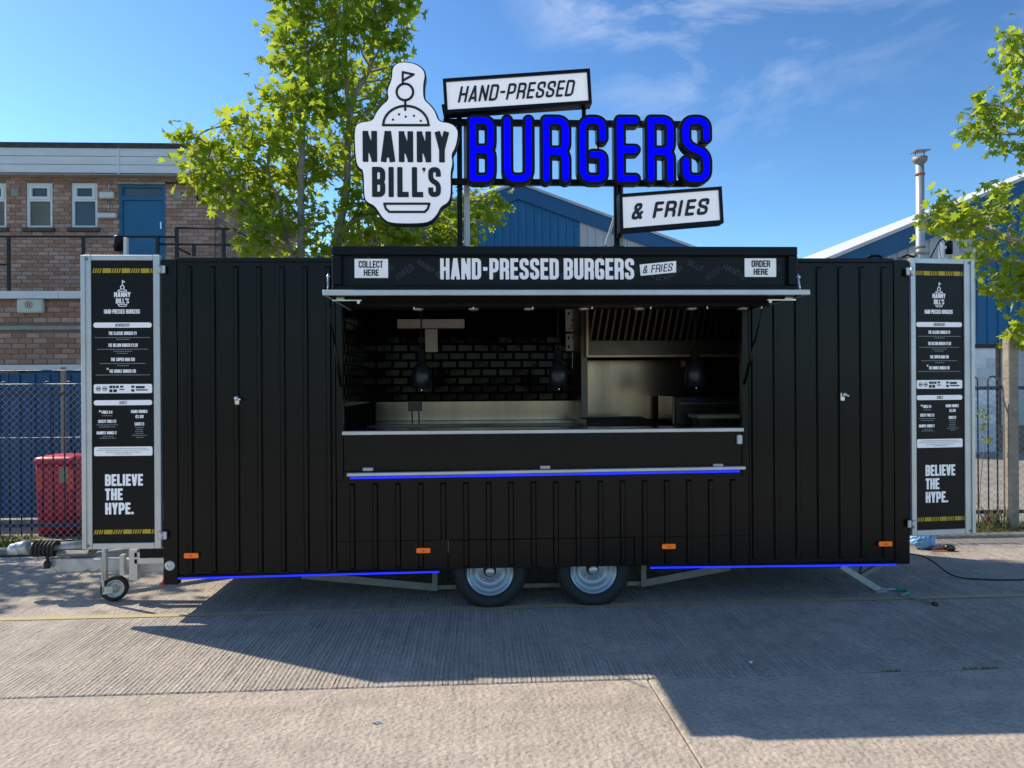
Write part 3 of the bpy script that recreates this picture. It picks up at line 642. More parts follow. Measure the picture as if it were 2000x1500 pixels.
# roof terrace railing
rl = thing('terrace_railing', 'thin black tubular railing along the flat roof edge below the blue door', 'railing', (at(163, 560, LY).x, LY + .1, zlow))
def robj(mb, name, m=M['rail']):
    me = mb.mesh(name); me.transform(Matrix.Translation(-rl.location)); return link(name, me, m, rl)
zr = Z(461, LY, 160)
for u in (-170, 17, 163):
    q = MB(); x = X(u, LY + .05, 500); q.box(x - .022, x + .022, LY + .03, LY + .07, zlow, zr); robj(q, 'post')
q = MB(); q.tube([(xl, LY + .05, zr), (X(308, LY + .05, 461), LY + .05, zr)], .02, 6); robj(q, 'handrail')
q = MB(); q.tube([(xl, LY + .05, (zr + zlow) / 2), (X(17, LY + .05, 500), LY + .05, (zr + zlow) / 2)], .015, 6); robj(q, 'mid_rail')
Y2 = BY - 1.2
for u, v0, v1 in ((308, 461, 495), (345, 444, 640), (437, 446, 640), (379, 479, 500)):
    q = MB(); a, b_ = at(u, v0, Y2), at(u, v1, Y2); q.box(a.x - .03, a.x + .03, Y2 - .03, Y2 + .03, b_.z, a.z); robj(q, 'post')
for pts in (((345, 445), (455, 447), (480, 462)), ((310, 477), (450, 478), (480, 492)), ((308, 462), (345, 463)), ((350, 486), (372, 497))):
    q = MB(); q.tube([at(u, v, Y2) for u, v in pts], .022, 6); robj(q, 'handrail')

# ------------------------------------------------------------------ corrugated sheds
def clad(mb, x0, x1, ztop, z0, Y, pitch=.30, d=.035, w=.05):
    """trapezoid profiled sheet facing -y; ztop(x) gives the upper edge"""
    prof = []; x = x0
    while x < x1 - 1e-6:
        for dx_, dd in ((0, 0), (w * .4, -d), (w * 1.4, -d), (w * 1.8, 0)):
            if x + dx_ <= x1: prof.append((x + dx_, Y + dd))
        x += pitch
    prof.append((x1, Y)); n = len(prof)
    vs = [(px, py, z0) for px, py in prof] + [(px, py, ztop(px)) for px, py in prof]
    mb.add(vs, [(i, i + 1, n + i + 1, n + i) for i in range(n - 1)])
def shed(name, label, Y, ridge, slope, xl_, xr_, parts, depth, zbot, roofm):
    t = thing(name, label, 'shed', (ridge[0], Y, 0))
    zt_ = lambda x: ridge[1] - abs(x - ridge[0]) * slope - .12
    def so(mb, nm, m): me = mb.mesh(nm); me.transform(Matrix.Translation((-ridge[0], -Y, 0))); return link(nm, me, m, t)
    for nm, x0, x1, m in parts:
        x = x0
        while x < x1 - .05:                          # sheets one metre wide, butted
            xe = min(x + 1.0, x1)
            if x < ridge[0] < xe and ridge[0] - x > .05: xe = ridge[0]
            q = MB(); clad(q, x, xe, zt_, zbot, Y, .25); so(q, nm, m); x = xe
    for sg in (-1, 1):
        xe = xl_ if sg < 0 else xr_
        ze = ridge[1] - abs(xe - ridge[0]) * slope
        th = .45
        q = MB(); q.prism([(ridge[0], ridge[1] - th), (ridge[0], ridge[1]), (xe, ze), (xe, ze - th)][::(1 if sg < 0 else -1)], Y - .10, Y - .05); so(q, 'verge_board', M['bluedark'])
        q = MB(); q.prism([(ridge[0], ridge[1] + .01), (ridge[0], ridge[1] + .09), (xe + sg * .1, ze + .05), (xe + sg * .1, ze - .03)][::(1 if sg < 0 else -1)], Y - .16, Y + depth); so(q, 'roof', roofm)
        q = MB(); q.box(xe - .02, xe + .02, Y + .02, Y + depth, 0, ze - .1); so(q, 'side_wall', M['greyclad'])
    return t, so, zt_
# middle shed, far
Ym = 18.5
rx, rz = X(1012, Ym, 400), Z(362, Ym, 1012)
p2 = at(1334, 480, Ym); slope = (rz - p2.z) / (p2.x - rx)
xg = X(1132, Ym, 450)
t, so, _ = shed('blue_shed', 'blue gabled metal shed behind the rooftop sign with a pale grey sheet strip', Ym, (rx, rz), slope, rx - 7.6, rx + 7.6,
     (('blue_sheet', rx - 7.5, xg, M['blueclad']), ('grey_sheet', xg, rx + 7.5, M['greyclad'])), 18, 0, M['greyclad'])
# right shed
Yr = 11.6
a, b_ = at(1640, 500, Yr), at(2000, 352, Yr); slope = (b_.z - a.z) / (b_.x - a.x)
rx2 = X(2330, Yr, 300); rz2 = a.z + slope * (rx2 - a.x); xs0 = X(1600, Yr, 500); xb2 = X(1906, Yr, 600)
zb2 = Z(672, Yr, 1950)
M['roofpale'] = mat('pale_roof_sheet', (.62, .64, .66), .6, var=.2, scale=3)
t, so, zt_ = shed('blue_and_grey_shed', 'large blue and grey profiled metal shed at the right with a white roof edge', Yr, (rx2, rz2), slope, xs0, rx2 * 2 - xs0,
     (('grey_sheet', xs0 + .05, xb2, M['greyclad']), ('blue_sheet', xb2, rx2 * 2 - xs0 - .05, M['blueclad'])), 24, zb2, M['roofpale'])
q = MB(); q.box(xs0 + .1, rx2 * 2 - xs0 - .1, Yr + .10, Yr + .3, 0, zb2 + .3); so(q, 'plinth_wall', M['mortar'])
q = MB(); q.box(xs0 + .1, rx2 * 2 - xs0, Yr - .02, Yr + .05, zb2 - .08, zb2 - .0); so(q, 'dark_gap_strip', M['rail'])  # shade of the open gap below the cladding, put in as a black strip
x = xs0 + .1; xw1 = X(1946, Yr, 800); 
bw = []; row = 0; z = .0
qm = MB(); qm.box(0, .434, 0, .09, 0, .211, None, .003); bme = qm.mesh('painted_block'); qm = MB(); qm.box(0, .21, 0, .09, 0, .205, None, .006); hbme = qm.mesh('painted_half_block')
qm = MB(); qm.box(xw1 - 3.0, xw1, Yr + .02, Yr + .099, 0, zb2 - .09); so(qm, 'block_backing', M['blockw'])
while z + .215 < zb2 - .08:
    x = xw1 - .44 * 6 - (.22 if row % 2 else 0)
    while x < xw1 - .05:
        if x + .43 > xw1: o = link('painted_block', hbme, M['blockw'], t)
        else: o = link('painted_block', bme, M['blockw'], t)
        o.location = (x - rx2, .01 + rb.uniform(-.002, .002), z + .003); x += .44
    z += .215; row += 1
q = MB(); clad(q, xw1 + .15, xw1 + 3.2, lambda x: zb2 - .1, .6, Yr + .06, .2, .03, .04); so(q, 'roller_shutter', M['greyclad'])
# flue pipe
fx, fy = X(1797, 10.9, 400), 10.9
fl = thing('flue_pipe', 'tall thin galvanised flue pipe with a flat cowl in front of the right shed', 'flue', (fx, fy, 0))
zt3 = Z(312, fy, 1797)
q = MB(); q.lathe([(0, 0), (.095, 0), (.095, zt3 - 1.2), (.088, zt3 - 1.19), (.088, zt3), (0, zt3)], n=16); q.obj('pipe', M['galv'], fl)
q = MB()
for zz in (2.2, zt3 - 1.95, zt3 - .35): q.lathe([(.09, zz), (.104, zz), (.104, zz + .05), (.09, zz + .05)], n=16)
q.obj('band', mat('rusty_band', (.36, .26, .17), .7, metal=.3, var=.4, scale=20), fl)
q = MB(); q.lathe([(.088, zt3 - .1), (.15, zt3 - .04), (.16, zt3 + .05), (.09, zt3 + .05)], n=16); q.obj('collar', M['galv_dull'], fl)
q = MB(); q.box(-.17, .17, -.14, .14, -.01, .01, Matrix.Translation((0, 0, zt3 + .18)) @ Matrix.Rotation(R(-4), 4, 'Y'))
q.obj('cowl', M['galv_dull'], fl)
for sx in (-.1, .1): q = MB(); q.box(sx - .008, sx + .008, -.008, .008, zt3 + .04, zt3 + .18); q.obj('cowl_stay', M['galv_dull'], fl)
q = MB(); q.box(-.14, -.06, -.02, .72, 4.4, 4.46); q.box(-.14, .14, -.12, -.1, 4.4, 4.46); q.obj('wall_bracket', M['galv_dull'], fl)

# ------------------------------------------------------------------ fences
FY = 2.55
fh = 1.66
cf = thing('chain_link_fence', 'galvanised chain link fence with wire strands running behind the trailer', 'fence', (0, FY, 0))
def flk(mb, nm, m): me = mb.mesh(nm); me.transform(Matrix.Translation((0, -FY, 0))); return link(nm, me, m, cf)
d = .072
def diag(x0, x1, z0, z1):
    q = MB(); H = z1 - z0
    k = x0 - H
    while k < x1:
        for sg in (1, -1):
            a = (k, z0) if sg > 0 else (k, z1); b2 = (k + H, z1) if sg > 0 else (k + H, z0)
            ta, tb = max(0, (x0 - k) / H), min(1, (x1 - k) / H)
            if tb - ta < .01: continue
            pa_ = (a[0] + H * ta, a[1] + (b2[1] - a[1]) * ta); pb_ = (a[0] + H * tb, a[1] + (b2[1] - a[1]) * tb)
            q.tube([(pa_[0], FY + sg * .0016, pa_[1]), (pb_[0], FY + sg * .0016, pb_[1])], .0017, 3, caps=False, smooth=False)
        k += d
    return q
flk(diag(-8, 8.5, .05, fh), 'wire_mesh', M['wire'])
for z, r in ((fh, .0022), (fh - .55, .0018), (.06, .002)):
    q = MB(); q.tube([(-8, FY - .006, z), (8.5, FY - .006, z)], r, 4); flk(q, 'line_wire', M['wire'])
def cpost(x, h, parent=True):
    q = MB(); w = .055
    q.box(x - w, x + w, FY + .01, FY + .12, 0, h - .12, None, .008); q.add([(x - w, FY + .01, h - .12), (x + w, FY + .01, h - .12), (x + w, FY + .12, h - .12), (x - w, FY + .12, h - .12), (x - .02, FY + .04, h), (x + .02, FY + .04, h), (x + .02, FY + .09, h), (x - .02, FY + .09, h)], [(0, 1, 5, 4), (1, 2, 6, 5), (2, 3, 7, 6), (3, 0, 4, 7), (4, 5, 6, 7)])
    return q
xp = X(1982, FY, 800); hp = Z(640, FY, 1982)
flk(cpost(xp, hp), 'concrete_post', M['postc']); 
for xx in (-2.0, 1.7): flk(cpost(xx, hp), 'concrete_post', M['postc'])
q = MB(); xq = X(124, 3.7, 800); q.box(xq - .022, xq + .022, 3.68, 3.72, 0, 1.86); q.obj('drainpipe', M['postc'], label='thin pale drainpipe standing behind the red bin in front of the blue hoarding', cat='post')  # square bar standing in for a drainpipe on the blue wall
for zz in (1.80,):
    q = MB(); q.tube([(-8, FY, zz if zz < 1.8 else 1.8), (8.5, FY, zz)], .0018, 4); flk(q, 'line_wire', M['wire'])
# blue hoarding behind the bin
hd_ = thing('blue_hoarding', 'dark blue ribbed hoarding panels standing behind the red bin', 'hoarding', (-6, 4.1, 0))
x = -8.6
while x < X(168, 4.1, 900):
    q = MB(); q.box(x + .005, x + .595, 4.1, 4.13, .03, 1.80)
    for k in range(3): q.box(x + .08 + k * .18, x + .14 + k * .18, 4.08, 4.1, .05, 1.78)
    me = q.mesh('hoarding_panel'); me.transform(Matrix.Translation((6, -4.1, 0))); link('hoarding_panel', me, M['blue_bump'], hd_); x += .6
q = MB(); q.box(-8.6, X(168, 4.1, 900), 4.14, 4.18, 1.2, 1.28); q.box(-8.6, X(168, 4.1, 900), 4.14, 4.18, .3, .38); me = q.mesh('back_rail'); me.transform(Matrix.Translation((6, -4.1, 0))); link('back_rail', me, M['rail'], hd_, kind='stuff')
# bow top railing
RY = 2.72
br_ = thing('bow_top_railing', 'dark blue bow top metal railing just behind the chain link fence', 'railing', (0, RY, 0))
hpx = .222; rr1 = .052; ztop = Z(735, RY, 1935)
hoop = MB(); pts = [(-rr1, 0, .06), (-rr1, 0, ztop - rr1)] + [(-rr1 * math.cos(t), 0, ztop - rr1 + rr1 * math.sin(t)) for t in np.linspace(0, math.pi, 9)[1:-1]] + [(rr1, 0, ztop - rr1), (rr1, 0, .06)]
hoop.tube(pts, .0085, 6); hme = hoop.mesh('hoop'); hme.materials.append(M['bluerail'])
x = X(1938.5, RY, 760) - hpx * 60
while x < 8.2:
    if x > -7.2:
        o = link('hoop', hme, None, br_); o.location = (x, 0, 0)
    x += hpx
for z in (ztop - .13, .18):
    q = MB(); q.box(-7.3, 8.3, -.006, .006, z - .02, z + .02); q.obj('rail', M['bluerail'], br_)
# red bin
bx0, bx1 = X(62, 2.9, 950), X(145, 2.9, 950); cx = (bx0 + bx1) / 2; w = (bx1 - bx0) / 2; zt4 = Z(903, 2.9, 100)
rbn = thing('red_bin', 'crimson plastic grit bin with a pink lid standing behind the chain link fence', 'bin', (cx, 3.16, 0))
def rr3(w0, d0, z, r): return [(px, py, z) for px, py in rrect(-w0, w0, -d0, d0, r, 5)]
q = MB(); rings = [rr3(w * .90, .22, .02, .05), rr3(w * .93, .23, .3, .05), rr3(w * .95, .24, zt4 - .1, .05), rr3(w * .97, .24, zt4 - .02, .05)]
vs = sum(rings, []); n = len(rings[0]); fs = [(i * n + k, i * n + (k + 1) % n, (i + 1) * n + (k + 1) % n, (i + 1) * n + k) for i in range(3) for k in range(n)] + [tuple(range(n))[::-1], tuple(range(3 * n, 4 * n))]
q.add(vs, fs, True); q.obj('body', M['red'], rbn)
q = MB(); rings = [rr3(w, .26, zt4 - .02, .06), rr3(w * 1.01, .265, zt4 + .015, .06), rr3(w * .98, .25, zt4 + .045, .06), rr3(w * .75, .17, zt4 + .06, .05)]
vs = sum(rings, []); q.add(vs, fs, True); q.obj('lid', M['redl'], rbn)
for sx in (-.62, .80): 
    q = MB(); q.box(w * sx - .03, w * sx + .03, -.251, -.244, zt4 - .30, zt4 - .08); q.obj('sticker', M['redsticker'], rbn)
q = MB(); q.box(w * .27, w * .27 + .09, -.251, -.244, zt4 - .22, zt4 - .05); q.obj('label_plate', M['beigelabel'], rbn)
for k in range(3):
    q = MB(); q.box(-w * .6 + k * w * .6 - .006, -w * .6 + k * w * .6 + .006, -.247, -.235, .08, zt4 - .34); q.obj('rib', M['red'], rbn)
# ------------------------------------------------------------------ food trailer
xL, xR = X(318, 0, 800), X(1775, 0, 800)
zT, zB = 2.53, .30
wL, wR = X(670, 0, 720), X(1448, 0, 720)
zW0, zW1 = 1.30, 2.215                                # counter height, head of the hatch
TD = 2.05                                             # trailer depth
tr = thing('food_trailer', 'matt black ribbed twin axle catering trailer with its serving hatch open', 'food trailer', (0, 0, 0))
def P(mb, nm, m, parent=tr, **k): return mb.obj(nm, m, parent, **k)
xa, xb_ = X(373, 0, 1000), X(1727, 0, 1000); pitch = (xb_ - xa) / 31
ribx = [xa + pitch * k for k in range(32)]
def ribbed(nm, x0, x1, z0, z1, rz0, rz1, ks, y=0.0, tb=.012, tt=.012):
    q = MB(); q.box(x0, x1, y, y + .03, z0, z1, None, .002)
    for k in ks:
        c = ribx[k]; w0, w1, dd = .021, .012, .017
        for sx in (-1, 1):
            pass
        vs = [(c - w0, y - .001, rz0), (c - w1, y - dd, rz0 + tb), (c + w1, y - dd, rz0 + tb), (c + w0, y - .001, rz0),
              (c - w0, y - .001, rz1), (c - w1, y - dd, rz1 - tt), (c + w1, y - dd, rz1 - tt), (c + w0, y - .001, rz1)]
        q.add(vs, [(0, 1, 5, 4), (1, 2, 6, 5), (2, 3, 7, 6), (0, 3, 2, 1), (4, 5, 6, 7)])
    return P(q, nm, M['black'])
zr0 = Z(1118, 0, 450); zr1 = Z(520, 0, 450)
ribbed('side_panel', xL + .105, wL - .055, zB - .01, zT - .02, zr0, zr1, range(0, 7))
ribbed('side_panel', wR + .055, xR - .115, zB, zT - .02, zB + .03, zr1, range(25, 32))
zl = Z(940, 0, 1050)
ribbed('lower_panel', wL - .05, wR + .05, zB + .2085, zl + .06, zB + .209, zl, range(7, 25), 0, .0005)
x0s, x1s = X(876, 0, 1080), X(1238, 0, 1080)
ribbed('wheel_skirt_panel', x0s, x1s, zB + .0, zB + .206, zB + .01, zB + .2055, range(12, 20), -.002, .012, .0005)
ribbed('lower_panel', wL - .05, x0s - .006, zB + .0, zB + .208, zB + .01, zB + .2075, range(7, 11), 0, .012, .0005)
ribbed('lower_panel', x1s + .006, wR + .05, zB + .0, zB + .208, zB + .01, zB + .2075, range(20, 25), 0, .012, .0005)
q = MB(); q.box(xL, xL + .10, -.006, .06, zB - .08, zT, None, .004); P(q, 'corner_post', M['black'])
q = MB(); q.box(xR - .11, xR, -.006, .06, zB - .02, zT, None, .004); P(q, 'corner_post', M['black'])
q = MB(); q.box(wL - .05, wL - .002, -.012, .05, zl + .02, zT - .02, None, .003); P(q, 'hatch_frame', M['black'])
q = MB(); q.box(wR + .002, wR + .05, -.012, .05, zl + .02, zT - .02, None, .003); P(q, 'hatch_frame', M['black'])
q = MB(); q.box(xL + .1, xR - .11, -.01, .05, zT - .02, zT + .012, None, .004); P(q, 'top_rail', M['black'])
q = MB(); q.box(wL, wR, .002, .05, zW1, zT - .02); P(q, 'header_panel', M['black'])
q = MB(); zsh = Z(917, 0, 1050); q.box(wL, wR, .0, .03, zsh, zW0 - .03, None, .003); P(q, 'counter_front_panel', M['black'])
q = MB(); q.box(wL - .0, wR, .004, .05, zl + .061, zsh - .002); P(q, 'sill_panel', M['black'])
# shell
q = MB(); q.box(xL, xR, .06, TD, zT - .04, zT); P(q, 'roof', M['black_matt'])
q = MB(); q.box(xL, xR, TD - .03, TD, zB, zT - .04); P(q, 'back_wall', M['black_matt'])
q = MB(); q.box(xL, xL + .03, .06, TD - .03, zB, zT - .04); P(q, 'end_wall', M['black_matt'])
q = MB(); q.box(xR - .03, xR, .06, TD - .03, zB, zT - .04); P(q, 'end_wall', M['black_matt'])
q = MB(); q.box(xL + .03, xR - .03, .06, TD - .03, zB + .02, zB + .09); P(q, 'floor', M['steel_d'])
# counter edge strips
q = MB(); q.box(wL - .005, wR + .005, -.035, .03, zW0 - .028, zW0, None, .003); P(q, 'counter_edge', M['alu'])
q = MB(); Ms = Matrix.Translation(((wL + wR) / 2, 0, zsh - .022)) @ Matrix.Rotation(R(-.35), 4, 'Y'); hw = (wR - wL) / 2
q.box(-hw + .03, hw + .01, -.055, -.001, 0, .026, Ms, .004); P(q, 'shelf_edge', M['alu'])
q = MB(); q.box(-hw + .05, hw - .03, -.045, -.025, -.018, -.005, Ms, .004); P(q, 'led_strip', M['led'])
for u in (720, 1064, 1400):
    q = MB(); x = X(u, 0, 917); q.box(x - .037, x + .037, -.04, -.001, zsh + .006, zsh + .032, None, .004); P(q, 'shelf_clip', M['galv'])
q = MB(); xx = X(1443, 0, 858); q.box(xx - .018, xx + .018, -.03, 0, Z(867, 0, 1443), Z(849, 0, 1443), None, .006); P(q, 'hatch_catch', M['whitep'])
# lower LED tubes
for (u0, v0, u1, v1) in ((348, 1130, 858, 1117), (1270, 1109, 1750, 1103)):
    q = MB(); a, b_ = at(u0, v0, -.02), at(u1, v1, -.02); q.tube([a, b_], .0065, 8); P(q, 'led_strip', M['led'])
    q = MB(); a.y = b_.y = .02; a.z += .004; b_.z += .004; q.beam(a, b_, .04, .02); P(q, 'sill_bar', M['black'])
for u, v in ((374, 1085), (827, 1075), (1306, 1067), (1729, 1062)):
    a = at(u, v, -.02); q = MB(); q.box(a.x - .05, a.x + .05, -.032, -.017, a.z - .018, a.z + .018, None, .005); ml_ = P(q, 'side_marker', M['orange'])
    q = MB(); q.box(a.x - .009, a.x + .009, -.0345, -.0325, a.z - .005, a.z + .005); q.obj('lens_mark', M['redsticker'], ml_)
# door handles
for u, v in ((463, 782), (1645, 775)):
    a = at(u, v, -.02); q = MB(); q.box(a.x - .016, a.x + .016, -.034, -.002, a.z - .032, a.z + .032, None, .005); h = P(q, 'door_handle', M['chrome'])
    q = MB(); q.tube([(a.x + .01, -.045, a.z + .012), (a.x + .035, -.05, a.z + .005)], .010, 8); q.lathe([(.0, -.062), (.016, -.06), (.017, -.036), (0, -.034)], 'Y', (a.x + .004, 0, a.z + .016), 10); q.obj('knob', M['chrome'], h)
# round socket on the left post
a = at(327, 1105, -.01); q = MB(); q.lathe([(0, -.020), (.028, -.019), (.034, -.012), (.035, -.004)], 'Y', (a.x + .016, 0, a.z), 20); so_ = P(q, 'round_socket', M['whitep'])
q = MB(); 
for dx_, dz in ((-.01, .005), (.012, .0), (0, -.012)): q.box(a.x + .016 + dx_ - .003, a.x + .016 + dx_ + .003, -.0222, -.0205, a.z + dz - .003, a.z + dz + .003)
q.obj('pins', M['black_matt'], so_)
# canopy: top hinged flap held out level
cz = Z(571, -.94, 1100); cx0, cx1 = X(630, -.94, 571), X(1582, -.94, 571)
q = MB(); q.box(cx0 + .02, cx1 - .02, -.92, -.005, cz - .012, cz + .012); cano = P(q, 'canopy', M['black_matt'])
q = MB(); q.box(cx0, cx1, -.945, -.921, cz - .017, cz + .016, None, .003); q.obj('canopy_edge', M['alu'], cano)
for xx in (cx0 + .012, cx1 - .012):
    q = MB(); q.box(xx - .008, xx + .008, -.92, -.01, cz - .016, cz + .016); q.obj('canopy_side', M['alu'], cano)
q = MB(); q.box(cx0 + .10, cx1 - .10, -.55, -.50, cz - .045, cz - .013); q.obj('under_rail', M['black'], cano)
for xx, s_ in ((cx0 + .03, 1), (cx1 - .03, -1)):
    q = MB(); q.box(xx, xx + s_ * .18, -.80, -.78, cz - .035, cz - .027); q.box(xx + s_ * .03, xx + s_ * .08, -.83, -.75, cz - .028, cz - .013); q.lathe([(0, cz - .055), (.012, cz - .05), (.012, cz - .035)], 'Z', (xx + s_ * .16, -.79, 0), 8); q.obj('latch', M['chrome'], cano)
for u in (817, 925, 1033, 1141, 1248, 1351, 1450):
    a = at(u, 591, -.13); q = MB(); q.lathe([(0, -.008), (.026, -.007), (.038, 0.0), (.038, .010), (0, .010)], 'Z', (a.x, -.13, cz - .024), 20); dl = q.obj('downlight', M['alu'], cano)
    q = MB(); q.lathe([(0, -.014), (.006, -.012), (.006, .0)], 'Z', (a.x, -.5, cz - .046), 8); q.obj('stud', M['chrome'], dl)
for sx, xx in ((-1, wL + .02), (1, wR - .02)):
    q = MB(); a = Vector((xx + sx * .045, -.38, cz - .02)); b_ = Vector((xx + sx * .03, -.03, 1.62)); m_ = a.lerp(b_, .45)
    q.tube([a, m_], .006, 8); q.tube([m_, b_], .011, 8); q.obj('gas_strut', M['black'], cano)
# fascia box on the canopy
fa0, fa1 = X(648, -.86, 520), X(1558, -.86, 520); fz1 = Z(481, -.86, 1100); fz0 = cz + .018
q = MB(); t = .055
q.box(fa0, fa1, -.82, -.72, fz0, fz1, None, .004)
q.box(fa0, fa1, -.86, -.822, fz1 - t, fz1, None, .004); q.box(fa0, fa1, -.86, -.822, fz0, fz0 + .035, None, .004)
q.box(fa0, fa0 + t, -.86, -.822, fz0 + .036, fz1 - t - .001, None, .004); q.box(fa1 - t, fa1, -.86, -.822, fz0 + .036, fz1 - t - .001, None, .004)
fas = P(q, 'fascia_sign', M['navy'])
def lay(loops, nm, m, parent, y, depth=.003, M4=None):
    me = fill_mesh(loops, depth, nm); o = link(nm, me, m, parent)
    o.matrix_basis = (M4 or Matrix.Identity(4)) @ Matrix.Translation((0, y, 0)); return o
FYp = -.823
def fpx(u, v): p = at(u, v, FYp); return (p.x, p.z)
gx0, gz0 = fpx(672, 554); gx1, gz1 = fpx(1548, 500)
q = MB(); q.box(gx0, gx1, -.8245, -.8205, fz0 + .037, gz1); q.obj('graphic_panel', M['menuink'], fas)
# faint repeat lettering scattered on the graphic
rg = random.Random(11); loops = []
words = ('HAND', 'BURGERS', 'FRIES', 'NANNY', 'BILLS', 'PRESSED')
x = gx0 + .12; row = 0
while x < gx1 - .12:
    wd = words[row % len(words)]; L_ = rg.uniform(.10, .15); h = rg.uniform(.030, .045); zc = rg.uniform(gz0 + .06, gz1 - .055); an = rg.choice((-.6, -.45, .55, .7, .62))
    loops += word_loops(wd, x - L_ / 2, x + L_ / 2, zc - h / 2, zc + h / 2, .2, .2, False, 0, an, res=3); x += L_ * .78 + .03; row += 1
lay(loops, 'grey_pattern', M['greygraph'], fas, -.8275, .002)['kind'] = 'stuff'
def fw(txt, u0, v0, u1, v1, m, sw=.40, gap=.13, y=-.8300, nm='lettering', **k):
    a = fpx(u0, v1); b_ = fpx(u1, v0); return lay(word_loops(txt, a[0], b_[0], a[1], b_[1], sw, gap, **k), nm, m, fas, y, .0045)
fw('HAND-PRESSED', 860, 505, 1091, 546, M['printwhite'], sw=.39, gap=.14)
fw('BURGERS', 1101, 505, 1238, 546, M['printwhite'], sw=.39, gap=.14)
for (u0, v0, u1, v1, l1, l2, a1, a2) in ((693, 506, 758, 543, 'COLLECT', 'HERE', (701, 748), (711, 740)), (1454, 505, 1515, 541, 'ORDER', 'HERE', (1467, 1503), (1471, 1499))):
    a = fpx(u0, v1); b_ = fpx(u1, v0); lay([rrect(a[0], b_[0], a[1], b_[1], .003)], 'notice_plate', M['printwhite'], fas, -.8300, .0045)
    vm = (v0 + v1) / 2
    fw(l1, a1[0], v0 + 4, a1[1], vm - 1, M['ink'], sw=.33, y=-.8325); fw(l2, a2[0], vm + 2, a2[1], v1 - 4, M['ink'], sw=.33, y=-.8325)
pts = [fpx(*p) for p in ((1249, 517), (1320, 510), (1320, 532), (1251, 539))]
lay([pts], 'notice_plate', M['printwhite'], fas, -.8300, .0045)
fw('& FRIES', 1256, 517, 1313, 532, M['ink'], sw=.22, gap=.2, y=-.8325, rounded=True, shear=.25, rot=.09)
# small stays beside the fascia
for u, v in ((641, 541), (1560, 541)):
    a = at(u, v, -.6); q = MB(); q.tube([(a.x, -.6, a.z + .02), (a.x, -.62, cz + .01)], .006, 6); q.lathe([(0, -.012), (.011, -.008), (.011, .008), (0, .012)], 'Z', (a.x, -.6, a.z), 8); q.obj('stay_bolt', M['chrome'], cano)

# interior
IY = 1.85
ix0 = wL - .012; ix1 = xR - .06
q = MB(); q.box(ix0, ix1, IY, IY + .05, zB + .1, zT - .08); P(q, 'inner_wall', M['grout'])
q = MB(); q.box(ix0 - .04, ix0, .06, IY, zB + .1, zT - .08); P(q, 'inner_wall', M['grout'])
q = MB(); q.box(ix0, ix1, .06, IY, zT - .09, zT - .05); P(q, 'ceiling', M['black_matt'])
tz0 = Z(783, IY, 900); tp, th_ = .155, .0785
tme = MB(); tme.box(0, tp - .006, -.010, .012, 0, th_ - .005, None, .0095); tme = tme.mesh('tile')
hx0 = X(1141, IY, 700)
z = tz0; row = 0; rt = random.Random(2)
tw = link('tile_wall', None, None, tr); tw.location = (0, IY, 0)
while z < zT - .14 and row < 14:
    x = ix0 + .01 - (tp / 2 if row % 2 else 0)
    while x < hx0 - .02:
        if x > ix0 - .01:
            o = link('tile', tme, M['tile'], tw); o.location = (x, -.004, z); o.rotation_euler = (rt.uniform(-.015, .015), 0, rt.uniform(-.02, .02))
        x += tp
    z += th_; row += 1
q = MB(); z = tz0; row = 0
while z < zT - .14:
    y_ = .08 + (tp / 2 if row % 2 else 0)
    while y_ < IY - tp: q.box(ix0 + .0005, ix0 + .0095, y_, y_ + tp - .006, z, z + th_ - .005, None, .0035); y_ += tp
    z += th_; row += 1
P(q, 'side_tiles', M['tile_i'], kind='stuff')
# steel upstand and back worktop
zbt = Z(821, IY - .02, 900)
q = MB(); q.box(ix0, hx0, IY - .02, IY - .004, zbt, tz0 - .004, None, .002); P(q, 'upstand', M['steel'])
q = MB(); q.box(ix0 + .002, hx0 + .3, 1.20, IY - .021, zbt - .04, zbt - .002, None, .004); q.box(ix0 + .002, hx0 + .3, 1.24, IY - .04, zB + .1, zbt - .041); P(q, 'back_worktop', M['steel'])
q = MB(); q.box(ix0 + .003, ix1 - .3, .051, .50, zW0 - .050, zW0 - .012, None, .003); q.box(ix0 + .01, ix1 - .31, .06, .46, zB + .1, zW0 - .051); P(q, 'serving_worktop', M['steel'])
a, b_ = at(797, 803, IY - .03), at(824, 783, IY - .03)
q = MB(); q.box(a.x, b_.x, IY - .04, IY - .021, a.z, b_.z, None, .004); sk = P(q, 'wall_socket', M['steel_d'])
for dx_ in (.035, .10):
    q = MB(); q.tube([(a.x + dx_, IY - .05, a.z), (a.x + dx_ + .005, IY - .05, zbt)], .004, 6); q.obj('cable', M['black_matt'], sk)
